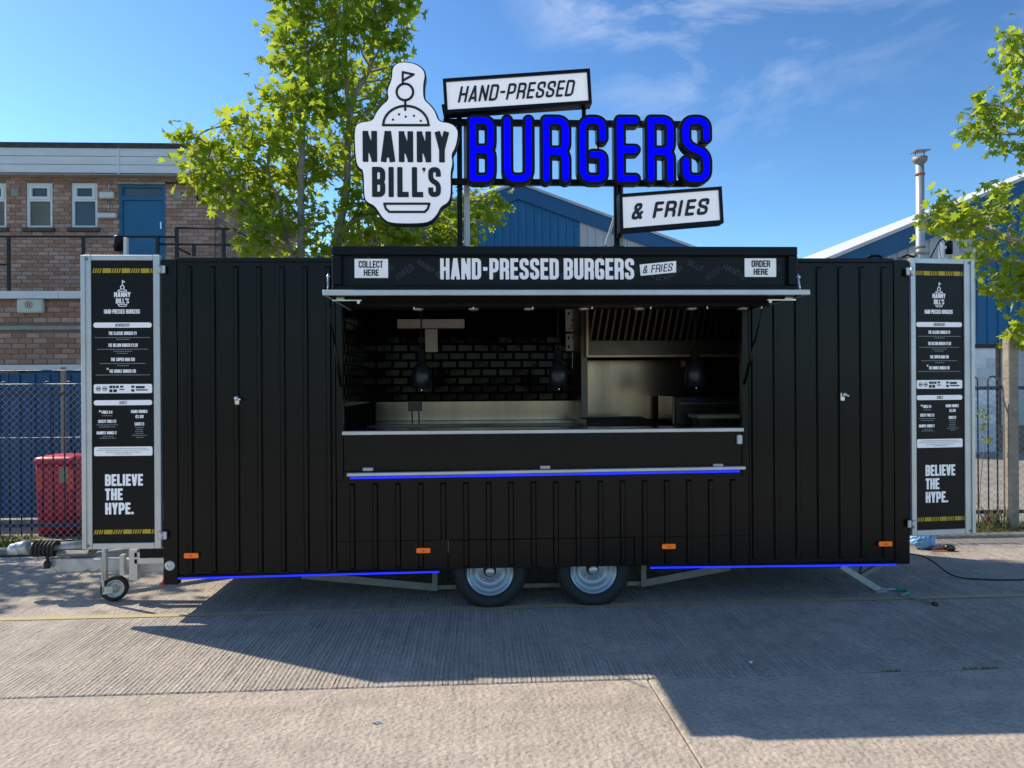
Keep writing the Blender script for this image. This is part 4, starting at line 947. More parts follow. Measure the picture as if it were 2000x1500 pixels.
# white trunking and sockets on the tile wall
def wallbox(nm, u0, v0, u1, v1, dep, m, Y=IY - .012, bev=.004, parent=tr):
    a, b_ = at(u0, v1, Y), at(u1, v0, Y); q = MB(); q.box(a.x, b_.x, Y - dep, Y, a.z, b_.z, None, bev); return q.obj(nm, m, parent)
wallbox('light_panel', 777, 624, 907, 642, .06, M['whitep']); wallbox('vertical_trunking', 831, 643, 855, 688, .05, M['whitep'])
s1 = wallbox('switch_panel', 1104, 600, 1133, 648, .05, M['whitep'])
s2 = wallbox('socket_panel', 1105, 652, 1133, 686, .05, M['whitep'])
wallbox('notice', 1117, 688, 1134, 720, .01, M['whitep'])
Yp = IY - .064
for (pp, u0, v0, u1, v1, m) in ((s1, 1109, 610, 1112, 615, 'black_matt'), (s1, 1116, 623, 1121, 628, 'black_matt'), (s1, 1112, 641, 1127, 643, 'yellow'), (s2, 1109, 657, 1112, 663, 'black_matt'), (s2, 1118, 656, 1125, 663, 'steel_d'), (s2, 1109, 674, 1112, 680, 'black_matt'), (s2, 1118, 674, 1124, 681, 'alu')):
    wallbox('switch', u0, v0, u1, v1, .012, M[m], Yp, .002, pp)
a, b_, c_ = at(1112, 640, Yp), at(1126, 640, Yp), at(1119, 629, Yp)
q = MB(); q.prism([(a.x, a.z), (b_.x, b_.z), (c_.x, c_.z)], Yp - .004, Yp + .001); q.obj('warning_triangle', M['yellow'], s1)
for k in range(4):
    wallbox('printed_line', 1115 + (k % 2), 607 + k * 3, 1129 - (k % 2) * 3, 608 + k * 3, .003, M['galv_dull'], Yp, 0, s1)
# steel column and panel under the hood
q = MB(); cxl = X(1133, 1.3, 700); cxr = X(1146, 1.3, 700); q.box(cxl, cxr, 1.25, IY - .003, zbt, zT - .1, None, .003); P(q, 'steel_column', M['steel_d'])
q = MB(); q.box(hx0 + .02, ix1, IY - .03, IY - .003, zbt, Z(704, IY, 1200), None, .002); P(q, 'splashback', M['steel'])
q = MB(); q.box(X(1335, IY - .04, 705), X(1372, IY - .04, 705), IY - .12, IY - .031, Z(716, IY - .1, 1350), Z(702, IY - .1, 1350), None, .01); P(q, 'towel_holder', M['steel_d'])
# extraction hood: sloping filter bank
HY0, HY1 = 1.15, IY - .035
za, zb2_ = Z(596, HY0, 1300), Z(664, HY0 + .1, 1300)
hxa, hxb = X(1148, HY0 + .1, 640), ix1 - .02
q = MB()
q.prism([(0, 0)] * 0 + [(hxa, zb2_ - .10), (hxa + .001, zb2_ - .10), (hxa + .001, zT - .1), (hxa, zT - .1)], HY0 + .1, HY1)
q.box(hxa, hxb, HY0 + .10, HY0 + .115, zb2_ - .13, zb2_ - .005); q.box(hxa, hxb, HY0 + .0, HY0 + .015, za + .01, zT - .1)
q.box(hxa - .012, hxa, HY0, HY1, zb2_ - .13, zT - .1); q.box(hxa, hxb, HY0 + .12, HY1, zb2_ - .13, zb2_ - .11)
hd = P(q, 'extractor_hood', M['steel_d'])
q = MB(); q.box(hxa - .02, hxb, HY0 + .085, HY0 + .099, zb2_ - .155, zb2_ - .13, None, .003); q.box(hxa - .03, hxa - .013, HY0 - .02, HY0 + .09, zb2_ - .15, zT - .1); q.obj('hood_trim', M['copper'], hd)
q = MB(); q.add([(hxa, HY0 + .13, zb2_ - .02), (hxb, HY0 + .13, zb2_ - .02), (hxb, HY0 + .05, za + .02), (hxa, HY0 + .05, za + .02)], [(0, 1, 2, 3)]); q.obj('filter_backing', M['grout'], hd)
nb_ = int((hxb - hxa) / .062)
bq = MB(); bq.beam((0, HY0 + .105, zb2_ - .01), (.045, HY0 + .03, za + .01), .022, .008, up=(0, -1, .3), bev=.002); bqm = bq.mesh('baffle'); M['baf'] = mat('dark_baffle', (.035, .03, .027), .3, metal=.8, var=.2)
for k in range(nb_):
    o = link('baffle', bqm, M['baf'], hd); o.location = (hxa + .02 + k * .062, 0, 0)
# warm interior heat lamps (unlit), standing kit: own things
lamp_spots = ((823, 'left heat lamp with black shade, hanging in front of the white trunking'), (1090, 'middle heat lamp with black shade, hanging beside the switch panel'), (1357, 'right heat lamp with black shade, hanging below the extractor hood filters'))
LYp = .42
def heat_lamp(lbl):
    t = thing('heat_lamp', lbl, 'lamp', (0, 0, 0), 0, 'heat lamps hanging over the counter')
    zt_, zs0, zs1, zs2 = zT - .09, Z(686, LYp, 1100), Z(722, LYp, 1100), Z(757, LYp, 1100)
    t.location = (0, LYp, zs0)
    q = MB(); q.tube([(0, 0, zt_ - zs0), (0, 0, 0)], .007, 8); q.obj('cord', M['black_matt'], t)
    q = MB(); q.lathe([(0, .008), (.030, .006), (.034, 0), (.034, -.09), (.040, -.095), (.045, -.11)], n=20); q.obj('lamp_neck', M['black_matt'], t)
    r1 = .076; q = MB(); q.lathe([(.040, -.095), (.052, -.112), (r1, zs1 - zs0 - .02), (r1, zs2 - zs0), (r1 - .006, zs2 - zs0), (r1 - .006, zs1 - zs0 - .02), (.04, -.11)], n=28); q.obj('lamp_shade', mat('lamp_shade_black', (.012, .015, .02), .3, var=.1), t)
    q = MB(); q.lathe([(.015, -.13), (.020, -.17), (.045, zs2 - zs0 + .02), (.040, zs2 - zs0 + .008), (0, zs2 - zs0 + .004)], n=16); q.obj('bulb', M['chrome'], t)
    q = MB(); q.tube([(.0, -.03, zs2 - zs0 + .01), (.004, -.03, zs2 - zs0 - .03)], .006, 6); q.obj('pull', M['chrome'], t)
    return t
hl = heat_lamp(lamp_spots[0][1])
for i, (u, lb) in enumerate(lamp_spots):
    o = hl if i == 0 else copy_tree(hl); o['label'] = lb; o.location.x = X(u, LYp, 700)
# griddle plate and warming unit
gy = 1.0
t = thing('griddle', 'flat steel griddle plate with a raised back rail inside the hatch', 'griddle', (X(1216, gy, 815), gy, zbt - .03))
q = MB(); q.box(-.36, .40, -.35, .30, -.10, .0, None, .006); q.obj('plate', M['steel'], t)
q = MB(); q.add([(-.35, -.25, .005), (.38, -.25, .005), (.22, .25, .075), (-.35, .25, .075)], [(0, 1, 2, 3)]); q.box(-.36, .23, .251, .262, .005, .085); q.box(-.365, -.350, -.25, .25, .001, .078); q.obj('splash_lip', M['steel_d'], t)
q = MB(); q.box(-.36, .40, -.30, .26, -(zbt - zB - .15), -.102); q.obj('cabinet', M['steel_d'], t)
wy = 1.15; a = at(1312, 830, wy); b_ = at(1312, 775, wy)
t = thing('warming_unit', 'low steel warming unit with a small dark blue badge at the right of the hatch', 'warmer', (a.x + .45, wy, a.z))
q = MB(); q.box(-.42, .5, .0, .5, 0, b_.z - a.z, None, .006); q.obj('body', M['steel_d'], t)
q = MB(); q.box(-.45, -.425, -.02, .5, 0, b_.z - a.z + .004, None, .003); q.obj('side_panel', M['steel'], t)
q = MB(); q.box(-.38, .5, -.012, -.001, b_.z - a.z - .065, b_.z - a.z - .055); q.obj('front_rail', M['copper'], t)
q = MB(); q.box(-.34, -.21, -.008, -.001, b_.z - a.z - .045, b_.z - a.z - .015); q.obj('badge', mat('dark_blue_badge', (.02, .03, .14), .4, var=.1), t)
q = MB(); q.box(-.42, .5, .02, .5, -(a.z - zB - .15), -.002); q.obj('stand', M['steel_d'], t)
a = at(1356, 812, .8)
t = thing('chopping_board', 'pale brown board lying by the warming unit behind the counter', 'board', (a.x, .8, a.z))
q = MB(); q.box(0, .55, -.12, .2, -.02, .012, None, .004); q.obj('board', M['wood'], t)
q = MB(); q.box(.03, .5, -.09, .17, -(a.z - zB - .15), -.021); q.obj('stand', M['steel_d'], t)

# running gear
wy0 = .045
def wheel(u):
    x = X(u, wy0, 1120); t = link('wheel', None, None, tr); t.location = (x, wy0, .255); ro = .268
    q = MB(); q.lathe([(.170, .015), (.185, -.003), (.215, -.010), (.245, -.004), (.259, .012), (.266, .035), (ro, .095), (.266, .155), (.259, .178), (.245, .194), (.185, .194), (.17, .18)], 'Y', n=56); 
    for k in range(56):                              # tread blocks
        tt = 2 * math.pi * k / 56; Mx = Matrix.Rotation(-tt, 4, 'Y'); 
        for (ya, yb_) in ((.022, .068), (.075, .115), (.122, .168)): q.box(-.010, .010, ya, yb_, ro - .006, ro + .003, Mx)
    q.v = [(a_[0] * (1 + max(0, -a_[2] - .22) * .6), a_[1] + (.012 if a_[1] > .1 else -.012) * max(0, (-a_[2] - .19) / .07), max(a_[2], -.2545)) for a_ in q.v]; q.obj('tyre', M['rubber'], t)
    q = MB(); q.lathe([(.178, .000), (.180, .012), (.172, .014), (.168, .020), (.158, .022), (.150, .045), (.142, .050), (.136, .046), (.128, .050), (.118, .075), (.085, .080), (.070, .072), (.048, .070), (.0, .070)], 'Y', n=48); q.obj('rim', M['wheel'], t)
    q = MB(); q.lathe([(.048, .069), (.040, .045), (.036, .040)], 'Y', n=24); q.obj('hub_ring', M['rubber'], t)
    q = MB(); q.lathe([(.034, .060), (.034, .030), (.026, .024), (0, .023)], 'Y', n=24); q.obj('hub_cap', M['alu'], t)
    q = MB()
    for k in range(5): tt = 2 * math.pi * k / 5 + .3; q.lathe([(.010, .075), (.010, .058), (0, .056)], 'Y', (.080 * math.cos(tt), 0, .080 * math.sin(tt)), 6, False)
    q.obj('wheel_nut', M['galv'], t)
    q = MB(); q.lathe([(0, .10), (.16, .10), (.16, .14)], 'Y', n=24); q.obj('brake_drum', M['black_matt'], t)
    return t
wheel(957); wheel(1160)
q = MB(); 
for x in (X(957, .9, 1120), X(1160, .9, 1120)): q.tube([(x, .2, .268), (x, TD - .2, .268)], .03, 8)
P(q, 'axle', M['galv_dull'])
for yy in (.42, TD - .45):
    pts = [at(590, 1122, yy if yy < 1 else .42), at(850, 1146, .42), at(1255, 1138, .42), at(1425, 1106, .42)]
    q = MB()
    for i in range(3):
        a = Vector((pts[i].x, yy, pts[i].z)); b_ = Vector((pts[i + 1].x, yy, pts[i + 1].z)); q.beam(a, b_, .04, (.055, .032, .055)[i])
    P(q, 'chassis_rail', M['galv_dull'])
    for px_ in (pts[1], pts[2]):
        q = MB(); q.box(px_.x - .02, px_.x + .02, yy - .045, yy - .022, px_.z - .02, zB + .02); P(q, 'chassis_hanger', M['galv_dull'])
q = MB(); q.box(xL + .12, xR - .12, .12, TD - .1, zB - .02, zB + .015); P(q, 'underfloor', M['black_matt'])
# rear steady leg
a, b_ = at(1640, 1104, .30), at(1716, 1152, .30)
q = MB(); q.beam(a, b_, .05, .045, (0, 1, 0), .004); sl = P(q, 'steady_leg', M['galv'])
q = MB(); c_ = a.lerp(b_, .48); q.beam(c_, at(1722, 1102, .30), .03, .02, (0, 1, 0)); q.beam(a.lerp(b_, .50), at(1686, 1104, .38), .025, .02, (0, 1, 0)); q.obj('brace', M['galv_dull'], sl)
q = MB(); q.box(b_.x - .05, b_.x + .05, .24, .36, 0.0, .012, None, .004); q.box(b_.x - .02, b_.x + .02, .28, .32, .012, b_.z, None, .003); q.obj('foot', M['galv'], sl)
# drawbar
DYb = .55
p0, p1 = at(318, 1099, DYb), at(98, 1099, DYb)
q = MB(); zc = p0.z; q.beam((p0.x + .4, DYb - .1, zc), (p1.x, DYb, zc - .0), .05, .105, (0, 0, 1), .006); P(q, 'drawbar', M['galv'])
q = MB(); q.beam((p0.x + .4, DYb + .85, zc), (p1.x + .1, DYb + .09, zc), .05, .105, (0, 0, 1), .006); P(q, 'drawbar', M['galv'])
q = MB(); q.box(X(264, .4, 1090), xL, .38, .42, zc + .03, zc + .12, None, .003); q.box(X(264, .4, 1090), xL, .37, .38, zc + .07, zc + .085); P(q, 'side_plate', M['alu'])
a = at(262, 1075, .4); q = MB(); q.box(a.x - .03, a.x + .03, .38, .43, zc - .09, zc + .14); q.box(a.x - .1, a.x - .07, .38, .43, zc - .05, zc + .1); P(q, 'upright_bracket', M['alu'])
q = MB(); q.box(xL - .19, xL, .05, 1.9, zB + .10, zB + .17, None, .004); P(q, 'step_plate', M['black_matt'])
q = MB(); h0, h1 = at(30, 1070, DYb + .05), at(165, 1066, DYb + .05)
q.tube([h1, h1.lerp(h0, .5) - Vector((0, 0, .01)), h0.lerp(h1, .2)], [.045, .04, .035], 12); q.tube([h0.lerp(h1, .2), h0], [.06, .04], 12); cp = P(q, 'coupling', M['galv'])
q = MB(); q.lathe([(0, -.05), (.05, -.045), (.055, .0), (.04, .03), (0, .035)], 'Z', tuple(h0), 14); q.obj('coupling_head', M['alu'], cp)
# black rubber gaiter / coiled cable
a, b_ = at(66, 1072, DYb - .02), at(112, 1072, DYb - .02); q = MB(); n_c = 6
for k in range(n_c):
    x = a.x + (b_.x - a.x) * (k + .5) / n_c; q.tube([(x + .006 * math.sin(t), DYb - .02 + .055 * math.cos(t), a.z + .05 * math.sin(t)) for t in np.linspace(0, 2 * math.pi, 17)[:-1]], .0135, 8, closed=True)
cc = P(q, 'coiled_cable', M['rubber'])
c0 = at(92, 1088, DYb - .06); q = MB(); q.tube([c0, at(94, 1098, DYb - .06)], .012, 8); q.lathe([(0, -.03), (.022, -.028), (.026, .01), (.016, .03), (0, .03)], 'Z', tuple(at(92, 1103, DYb - .06)), 12); q.obj('plug', M['rubber'], cc)
q = MB(); q.tube([at(u, v, DYb - .06) for u, v in ((108, 1112), (115, 1122), (130, 1130), (150, 1126), (166, 1115))], .004, 6); q.tube([at(u, v, DYb - .06) for u, v in ((168, 1112), (178, 1120), (195, 1112))], .004, 6); q.obj('brake_cable', M['galv_dull'], cc)
q = MB(); q.box(p1.x + .05, p1.x + .32, DYb - .04, DYb + .1, zc + .062, zc + .11, None, .02); q.tube([(p1.x + .28, DYb, zc + .1), (p1.x + .42, DYb, zc + .19), (p1.x + .46, DYb, zc + .2)], .012, 8); P(q, 'handbrake', M['galv_dull'])
# jockey wheel
jx = ground_pt(224, 1174); jr = .100
t = link('jockey_wheel', None, None, tr); t.location = (jx.x, jx.y, jr); t.rotation_euler = (0, 0, R(28))
q = MB(); q.lathe([(.062, -.022), (.078, -.03), (.092, -.024), (jr, 0), (.092, .024), (.078, .03), (.062, .022)], 'Y', n=32); q.obj('tyre', M['rubber'], t)
q = MB(); q.lathe([(.066, -.024), (.060, -.026), (.052, -.012), (.03, -.016), (.02, -.028), (0, -.028)], 'Y', n=24); q.lathe([(.066, .024), (.052, .012), (.02, .028), (0, .028)], 'Y', n=24); q.obj('rim', M['galv'], t)
q = MB(); q.box(-.085, -.01, -.045, -.034, -.03, .03, None, .004); q.box(-.085, -.07, -.045, .045, -.02, .1, None, .004); q.tube([(-.065, -.05, .08), (-.065, -.05, .45)], .02, 12); q.obj('fork', M['galv'], t)
# red lever
a = at(318, 1136, .1); q = MB(); q.beam(at(316, 1142, .1), at(323, 1130, .1), .02, .03, (0, 1, 0), .005); q.box(a.x - .02, a.x + .01, .09, .11, a.z - .02, a.z - .005); q.box(a.x + .005, a.x + .015, .095, .105, a.z, zB - .0); P(q, 'red_lever', mat('red_paint', (.45, .02, .02), .4, var=.1))
# spot lamps behind the menu boards
def spot(u0, u1, v0, v1, ub, mbk, y=.12):
    a, b_ = at(u0, v1, y), at(u1, v0, y); c = (a.x + b_.x) / 2; r_ = (b_.x - a.x) / 2
    q = MB(); q.lathe([(r_ * .85, a.z + .012), (r_, a.z), (r_, b_.z - .008), (r_ * .9, b_.z), (0, b_.z)], 'Z', (c, y, 0), 20); q.lathe([(0, a.z + .014), (r_ * .86, a.z + .013)], 'Z', (c, y, 0), 20); s_ = P(q, 'spot_lamp', M['navy'])
    xb3 = X(ub, y, 480); q = MB(); q.box(xb3 - .012, xb3 + .012, y - .02, y + .02, a.z - .035, b_.z - .012, None, .004); q.box(min(c, xb3), max(c, xb3), y - .01, y + .01, (a.z + b_.z) / 2 - .01, (a.z + b_.z) / 2 + .01); q.box(xb3 - .03, xb3 + .03, y - .03, y + .03, a.z - .06, a.z - .035); q.obj('bracket', mbk, s_); return s_
spot(223, 243, 461, 490, 246, M['whitep']); sp2 = spot(1847, 1860, 471, 496, 1838, M['alu'])
q = MB(); q.tube([at(u, v, .13) for u, v in ((1818, 503), (1824, 490), (1834, 472), (1842, 466), (1848, 474))], .006, 6); q.obj('cable', M['black_matt'], sp2)
q = MB(); q.tube([at(u, v, .25) for u, v in ((1695, 503), (1702, 500), (1716, 500), (1722, 503))], .012, 6); q.tube([at(u, v, .25) for u, v in ((1762, 502), (1772, 498), (1786, 502))], .008, 6); P(q, 'roof_cable', M['black_matt'])

# ------------------------------------------------------------------ menu boards (built once in board units, hung twice)
def menu_board(name, label, xo, xi, y, ang, ztop, zbot, hinge_right):
    """xo: outer edge, xi: hinge edge"""
    w = abs(xi - xo); h = ztop - zbot
    t = thing(name, label, 'menu board', (xi, y, zbot), ang)
    # local: x from hinge outward sign
    sg = -1 if hinge_right else 1
    Bx = lambda f: (sg * w * (1 - f)) if hinge_right else (sg * w * f)      # f: 0 at left edge of the board as read
    def bx_(f): return -w + w * f if hinge_right else w * f
    fl_, fr_ = (.10, .085) if hinge_right else (.075, .13)
    def fr(nm, f0, f1, z0, z1, m=M['alu'], y0=-.025, y1=.02):
        q = MB(); q.box(bx_(f0), bx_(f1), y0, y1, z0 * h, z1 * h, None, .003); return q.obj(nm, m, t)
    tb = .018
    fr('frame', 0, fl_, 0, 1); fr('frame', 1 - fr_, 1, 0, 1)
    tb = .020
    for z0, z1 in ((0, tb), (1 - tb * .9, 1)):
        q = MB(); q.box(bx_(fl_) + .001, bx_(1 - fr_) - .001, -.023, .018, z0 * h, z1 * h, None, .003); q.obj('frame', M['alu'], t)
    # outer flange step
    fo0, fo1 = ((-.0, .035) if hinge_right else (.965, 1.0))
    q = MB(); q.box(bx_(fo0) - (.012 if hinge_right else -.001), bx_(fo1) + (-.001 if hinge_right else .012), -.035, -.0255, .002 * h, .998 * h, None, .002); q.obj('outer_rail', M['alu'], t)
    q = MB(); q.box(bx_(fl_), bx_(1 - fr_), -.012, .0, tb * h, (1 - tb) * h); q.obj('panel', M['menuink'], t)
    q = MB(); q.box(bx_(.01), bx_(.99), .0205, .03, .01 * h, .99 * h); q.obj('back_sheet', M['alu'], t)
    for fx_, fz in ((.05 if hinge_right else .95, .986), (.05 if hinge_right else .95, .012)):
        q = MB(); q.lathe([(0, -.032), (.010, -.031), (.010, -.0255)], 'Y', (bx_(fx_), 0, fz * h), 10); q.obj('bolt', M['galv_dull'], t)
    for fz in (.95, .045):
        q = MB(); s2 = 1 if hinge_right else -1
        q.box(-.02 * s2, .045 * s2, -.042, -.0255, fz * h - .028, fz * h + .028, None, .004); q.tube([(.012 * s2, -.046, fz * h - .03), (.012 * s2, -.046, fz * h + .03)], .008, 8); q.obj('hinge', M['alu'], t)
    # print: coordinates measured on the left board (px 162..315 across, 498..1072 down)
    pl, pr = bx_(fl_), bx_(1 - fr_)
    def px(u): return pl + (u - 178) / (303 - 178) * (pr - pl)
    def pz(v): return tb * h + (1062 - v) / (1062 - 508) * (h * (1 - 2 * tb))
    def pr_(loops, nm, m, y_=-.0145, d_=.002): return lay(loops, nm, m, t, y_, d_)
    def word(txt, u0, v0, u1, v1, sw=.34, gap=.14, m=M['printwhite'], nm='lettering', y_=-.0145, res=4, **k):
        return pr_(word_loops(txt, px(u0), px(u1), pz(v1), pz(v0), sw, gap, res=res, **k), nm, m, y_)
    # hazard tape bands
    for v0, v1 in ((522.5, 531.5), (1036, 1044.5)):
        lp = []; u = 180
        while u < 300:
            ln = 3.0
            for k in range(4): uu = u + k * 4.6; lp.append([(px(uu), pz(v1)), (px(min(uu + 2.6, 303)), pz(v1)), (px(min(uu + 5.2, 303)), pz(v0)), (px(uu + 2.6), pz(v0))])
            u += 20
            if u + 17 < 304: lp.append([(px(u), pz(v1)), (px(u + 17), pz(v1)), (px(u + 18), pz(v0)), (px(u + 1), pz(v0))]); u += 18.5
        pr_(lp, 'hazard_tape', M['yellow'])
    # logo
    sc = (pr - pl) / 125
    lg = []
    def L(pts, hw=.9): lg.extend(lines_loops([[(px(u), pz(v)) for u, v in pts]], hw * sc, .35 * sc))
    L([(240, 556), (240, 546), (245, 549), (240, 551)], .6); cc_ = [(240 + 3.6 * math.cos(t), 559.5 + 3.6 * math.sin(t)) for t in np.linspace(0, 2 * math.pi, 16)]; L(cc_, .8)
    L([(231, 567.5), (233, 565), (237, 563.5), (240, 563), (243, 563.5), (247, 565), (249, 567.5), (231, 567.5)], .7)
    lg += word_loops('NANNY', px(223.5), px(256.5), pz(579), pz(569), .33, .16, res=4) + word_loops("BILL'S", px(227), px(253), pz(591.5), pz(581.5), .33, .14, res=4)
    L([(231, 593.5), (249, 593.5), (246.5, 597), (233.5, 597), (231, 593.5)], .6)
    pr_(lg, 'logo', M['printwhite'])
    word('HAND-PRESSED', 203, 603, 244, 611.5); word('BURGERS', 247, 603, 275, 611.5)
    def bar(v0, v1, u0=181.5, u1=298.5, r_=3.2): pr_([rrect(px(u0), px(u1), pz(v1), pz(v0), r_ * sc)], 'white_band', M['printwhite'])
    bar(629, 639, r_=4.5); word('BURGERS', 226, 631, 254, 637, .22, .2, M['ink'], y_=-.0165, shear=.25)
    ls = []
    rm = random.Random(4)
    def small(u0, u1, v, hgt=1.3):
        u = u0
        while u < u1:
            l = rm.uniform(2, 6); ls.append(rrect(px(u), px(min(u + l, u1)), pz(v + hgt / 2), pz(v - hgt / 2), .2 * sc, 1)); u += l + 1.1
    for txt, u0, u1, v in (('THE CLASSIC BURGER £9', 212, 268, 650), ('THE NELSON BURGER £9.50', 211, 270, 673.5), ('THE SUPER NAN £10', 216, 264, 701.5), ('THE DOUBLE BURGER £10', 213, 266, 724.5)):
        word(txt, u0, v - 3.3, u1, v + 3.3, .36, .14)
    word('V', 207.5, 718, 211.5, 722, .3)
    for u0, u1, v in ((185, 295, 658.5), (227, 254, 662), (189, 291, 681.5), (221, 259, 685.5), (228, 250, 689.5), (194, 286, 709.5), (228, 252, 713.5), (186, 294, 732)): small(u0, u1, v)
    bar(750, 768)
    lk = []
    for c in (191, 204): lk += lines_loops([[(px(c + 4.3 * math.cos(a_)), pz(759 + 4.3 * math.sin(a_))) for a_ in np.linspace(0, 2 * math.pi, 16)]], .5 * sc, .3 * sc) + [rrect(px(c - 2.6), px(c + 2.6), pz(760.4), pz(757.6), .3 * sc, 1)]
    for (u0, v0, u1, v1) in ((213, 753, 219, 758), (220, 753, 225, 758), (226.5, 753, 231.5, 758), (234.5, 753, 241, 757), (213, 760, 219, 766), (221, 760, 228, 766), (233, 759.5, 243, 761.5), (257, 753, 263, 757.5), (257, 760, 263, 765), (266, 754, 284, 758.5), (266, 760.5, 290, 763)): 
        lk.append(rrect(px(u0), px(u1), pz(v1), pz(v0), .4 * sc, 1))
    pr_(lk, 'small_symbols', M['ink'], -.0165)
    bar(781.5, 791.5, r_=4.5); word('SIDES', 233, 783.5, 248, 789.5, .22, .2, M['ink'], y_=-.0165, shear=.25)
    word('V', 191.5, 801, 195.5, 805, .3)
    for txt, u0, u1, v in (('FRIES £4', 197, 218, 805), ('CHEESY FRIES £5', 190, 226, 823), ('NANNYS WINGS £6', 187, 230, 845.5), ('HAND DRINKS', 256, 289, 804), ('£1.50', 265, 281, 814), ('SAUCES £1', 263, 282, 828.5)): word(txt, u0, v - 3, u1, v + 3, .36, .14)
    for u0, u1, v in ((197, 218, 812), (186, 230, 830), (191, 225, 834), (198, 220, 852.5), (193, 225, 856), (264, 282, 835), (266, 280, 839), (264, 281, 843), (264, 281, 847), (258, 288, 851), (266, 281, 855)): small(u0, u1, v)
    pr_(ls, 'small_text', M['menugrey'])
    bar(873, 891); ls.clear()
    for u0, u1, v in ((192, 288, 876.5), (187, 293, 880), (205, 275, 884), (223, 257, 887.5)): small(u0, u1, v, 1.1)
    pr_(list(ls), 'small_text', M['menugrey'], -.0165)
    for txt, u0, u1, v0, v1 in (('BELIEVE', 203, 279, 927, 950), ('THE', 203, 238, 955, 978), ('HYPE.', 203, 260, 983, 1006)): word(txt, u0, v0, u1, v1, .40, .12, res=6)
    return t
M['menugrey'] = mat('grey_print', (.34, .35, .38), .5, var=.1)
zbt_t, zbt_b = Z(498, -.02, 240), Z(1072, -.02, 240)
menu_board('menu_board', 'left menu board in an aluminium frame hinged out above the drawbar', X(164, -.02, 780), xL - .008, -.0, 0.0, zbt_t, zbt_b, True)
zc_t, zc_b = Z(505, 0, 1840), Z(1045, 0, 1840)
menu_board('menu_board', 'right menu board in an aluminium frame hinged out beside the concrete fence post', X(1905, 0.0, 780), xR + .006, -.0, R(6), zc_t, zc_b, False)
# ------------------------------------------------------------------ rooftop sign
SY = .22                                              # face plane of the sign
rs = thing('rooftop_sign', 'rooftop sign with round-cornered burger logo, blue lit letters and two tilted white plates', 'sign', (0, 0, 0))
def sxz(u, v, Y=SY): p = at(u, v, Y); return (p.x, p.z)
q = MB()
for u0, v0, u1, v1 in ((866, 239, 1378, 244), (878, 355, 1340, 359)):
    a, b_ = at(u0, v0, SY + .12), at(u1, v1, SY + .12); q.beam(a, b_, .04, .045)
rs_fr = q.obj('sign_rail', M['navy'], rs)
for u, vt, vb in ((897, 225, 476), (1204, 236, 476)):
    q = MB(); a, b_ = at(u, vt, SY + .15), at(u, vb, SY + .15); q.box(a.x - .02, a.x + .02, SY + .15, SY + .19, zT + .01, a.z); q.box(a.x - .045, a.x + .045, SY + .10, SY + .25, zT + .001, zT + .16, None, .004); q.obj('sign_post', M['navy'], rs)
for u, vt in ((911, 240), (1211, 240), (1168, 246), (1345, 246), (1275, 246), (1062, 246)):
    tall = u in (911, 1211)
    q = MB(); a, b_ = at(u, vt, SY + .2), at(u, 470 if tall else 356, SY + .2); q.box(a.x - (.022 if tall else .010), a.x + (.022 if tall else .010), SY + .2, SY + .235, (zT + .12) if tall else b_.z, a.z - .02); q.obj('back_upright', M['white'] if tall else M['alu'], rs)
q = MB(); q.beam(at(1200, 425, SY + .3), at(1183, 480, SY + .3), .02, .03, (0, 1, 0)); q.obj('brace', M['alu'], rs)
q = MB(); q.beam(at(866, 205, SY + .1), at(872, 236, SY + .1), .03, .035, (0, 1, 0)); q.beam(at(1140, 205, SY + .1), at(1140, 245, SY + .1), .03, .035, (0, 1, 0)); q.beam(at(1209, 358, SY + .1), at(1209, 465, SY + .1), .03, .03, (0, 1, 0)); q.obj('plate_bracket', M['navy'], rs)
# tilted plates
def plate(nm, corners, parent=rs):
    pts = [sxz(*c) for c in corners]; q = MB(); outer = pts; n = 4
    inn = [tuple(p) for p in offset_poly(pts, -.024)]
    q.prism(pts[::-1], SY - .005, SY + .09)
    vs = [(x, SY - .035, z) for x, z in pts] + [(x, SY - .035, z) for x, z in inn] + [(x, SY - .006, z) for x, z in pts] + [(x, SY - .006, z) for x, z in inn]
    fs = []
    for i in range(4):
        j = (i + 1) % 4; fs += [(i, j, 4 + j, 4 + i), (i, 8 + i, 8 + j, j), (4 + i, 4 + j, 12 + j, 12 + i)]
    q.add(vs, fs); o = q.obj(nm, M['navy'], parent)
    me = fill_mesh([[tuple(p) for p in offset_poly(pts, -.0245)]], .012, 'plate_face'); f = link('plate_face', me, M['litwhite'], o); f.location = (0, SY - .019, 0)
    return o
hp_ = plate('hand_pressed_plate', ((865, 157), (1151, 137), (1155, 205), (869, 224)))
fp_ = plate('fries_plate', ((1208, 381), (1407, 366), (1411, 437), (1210, 454)))
def wtilt(txt, u0, v0, u1, v1, rot, sw, gap, parent, y, shear=.28, nm='lettering', depth=.006, **k):
    a = sxz(u0, v1); b_ = sxz(u1, v0); return lay(word_loops(txt, a[0], b_[0], a[1], b_[1], sw, gap, True, shear, rot, **k), nm, M['ink'], parent, y, depth)
wtilt('HAND-PRESSED', 897, 166, 1121, 195, .070, .27, .22, hp_, SY - .028)
wtilt('& FRIES', 1234, 394, 1382, 425, .075, .28, .24, fp_, SY - .028)
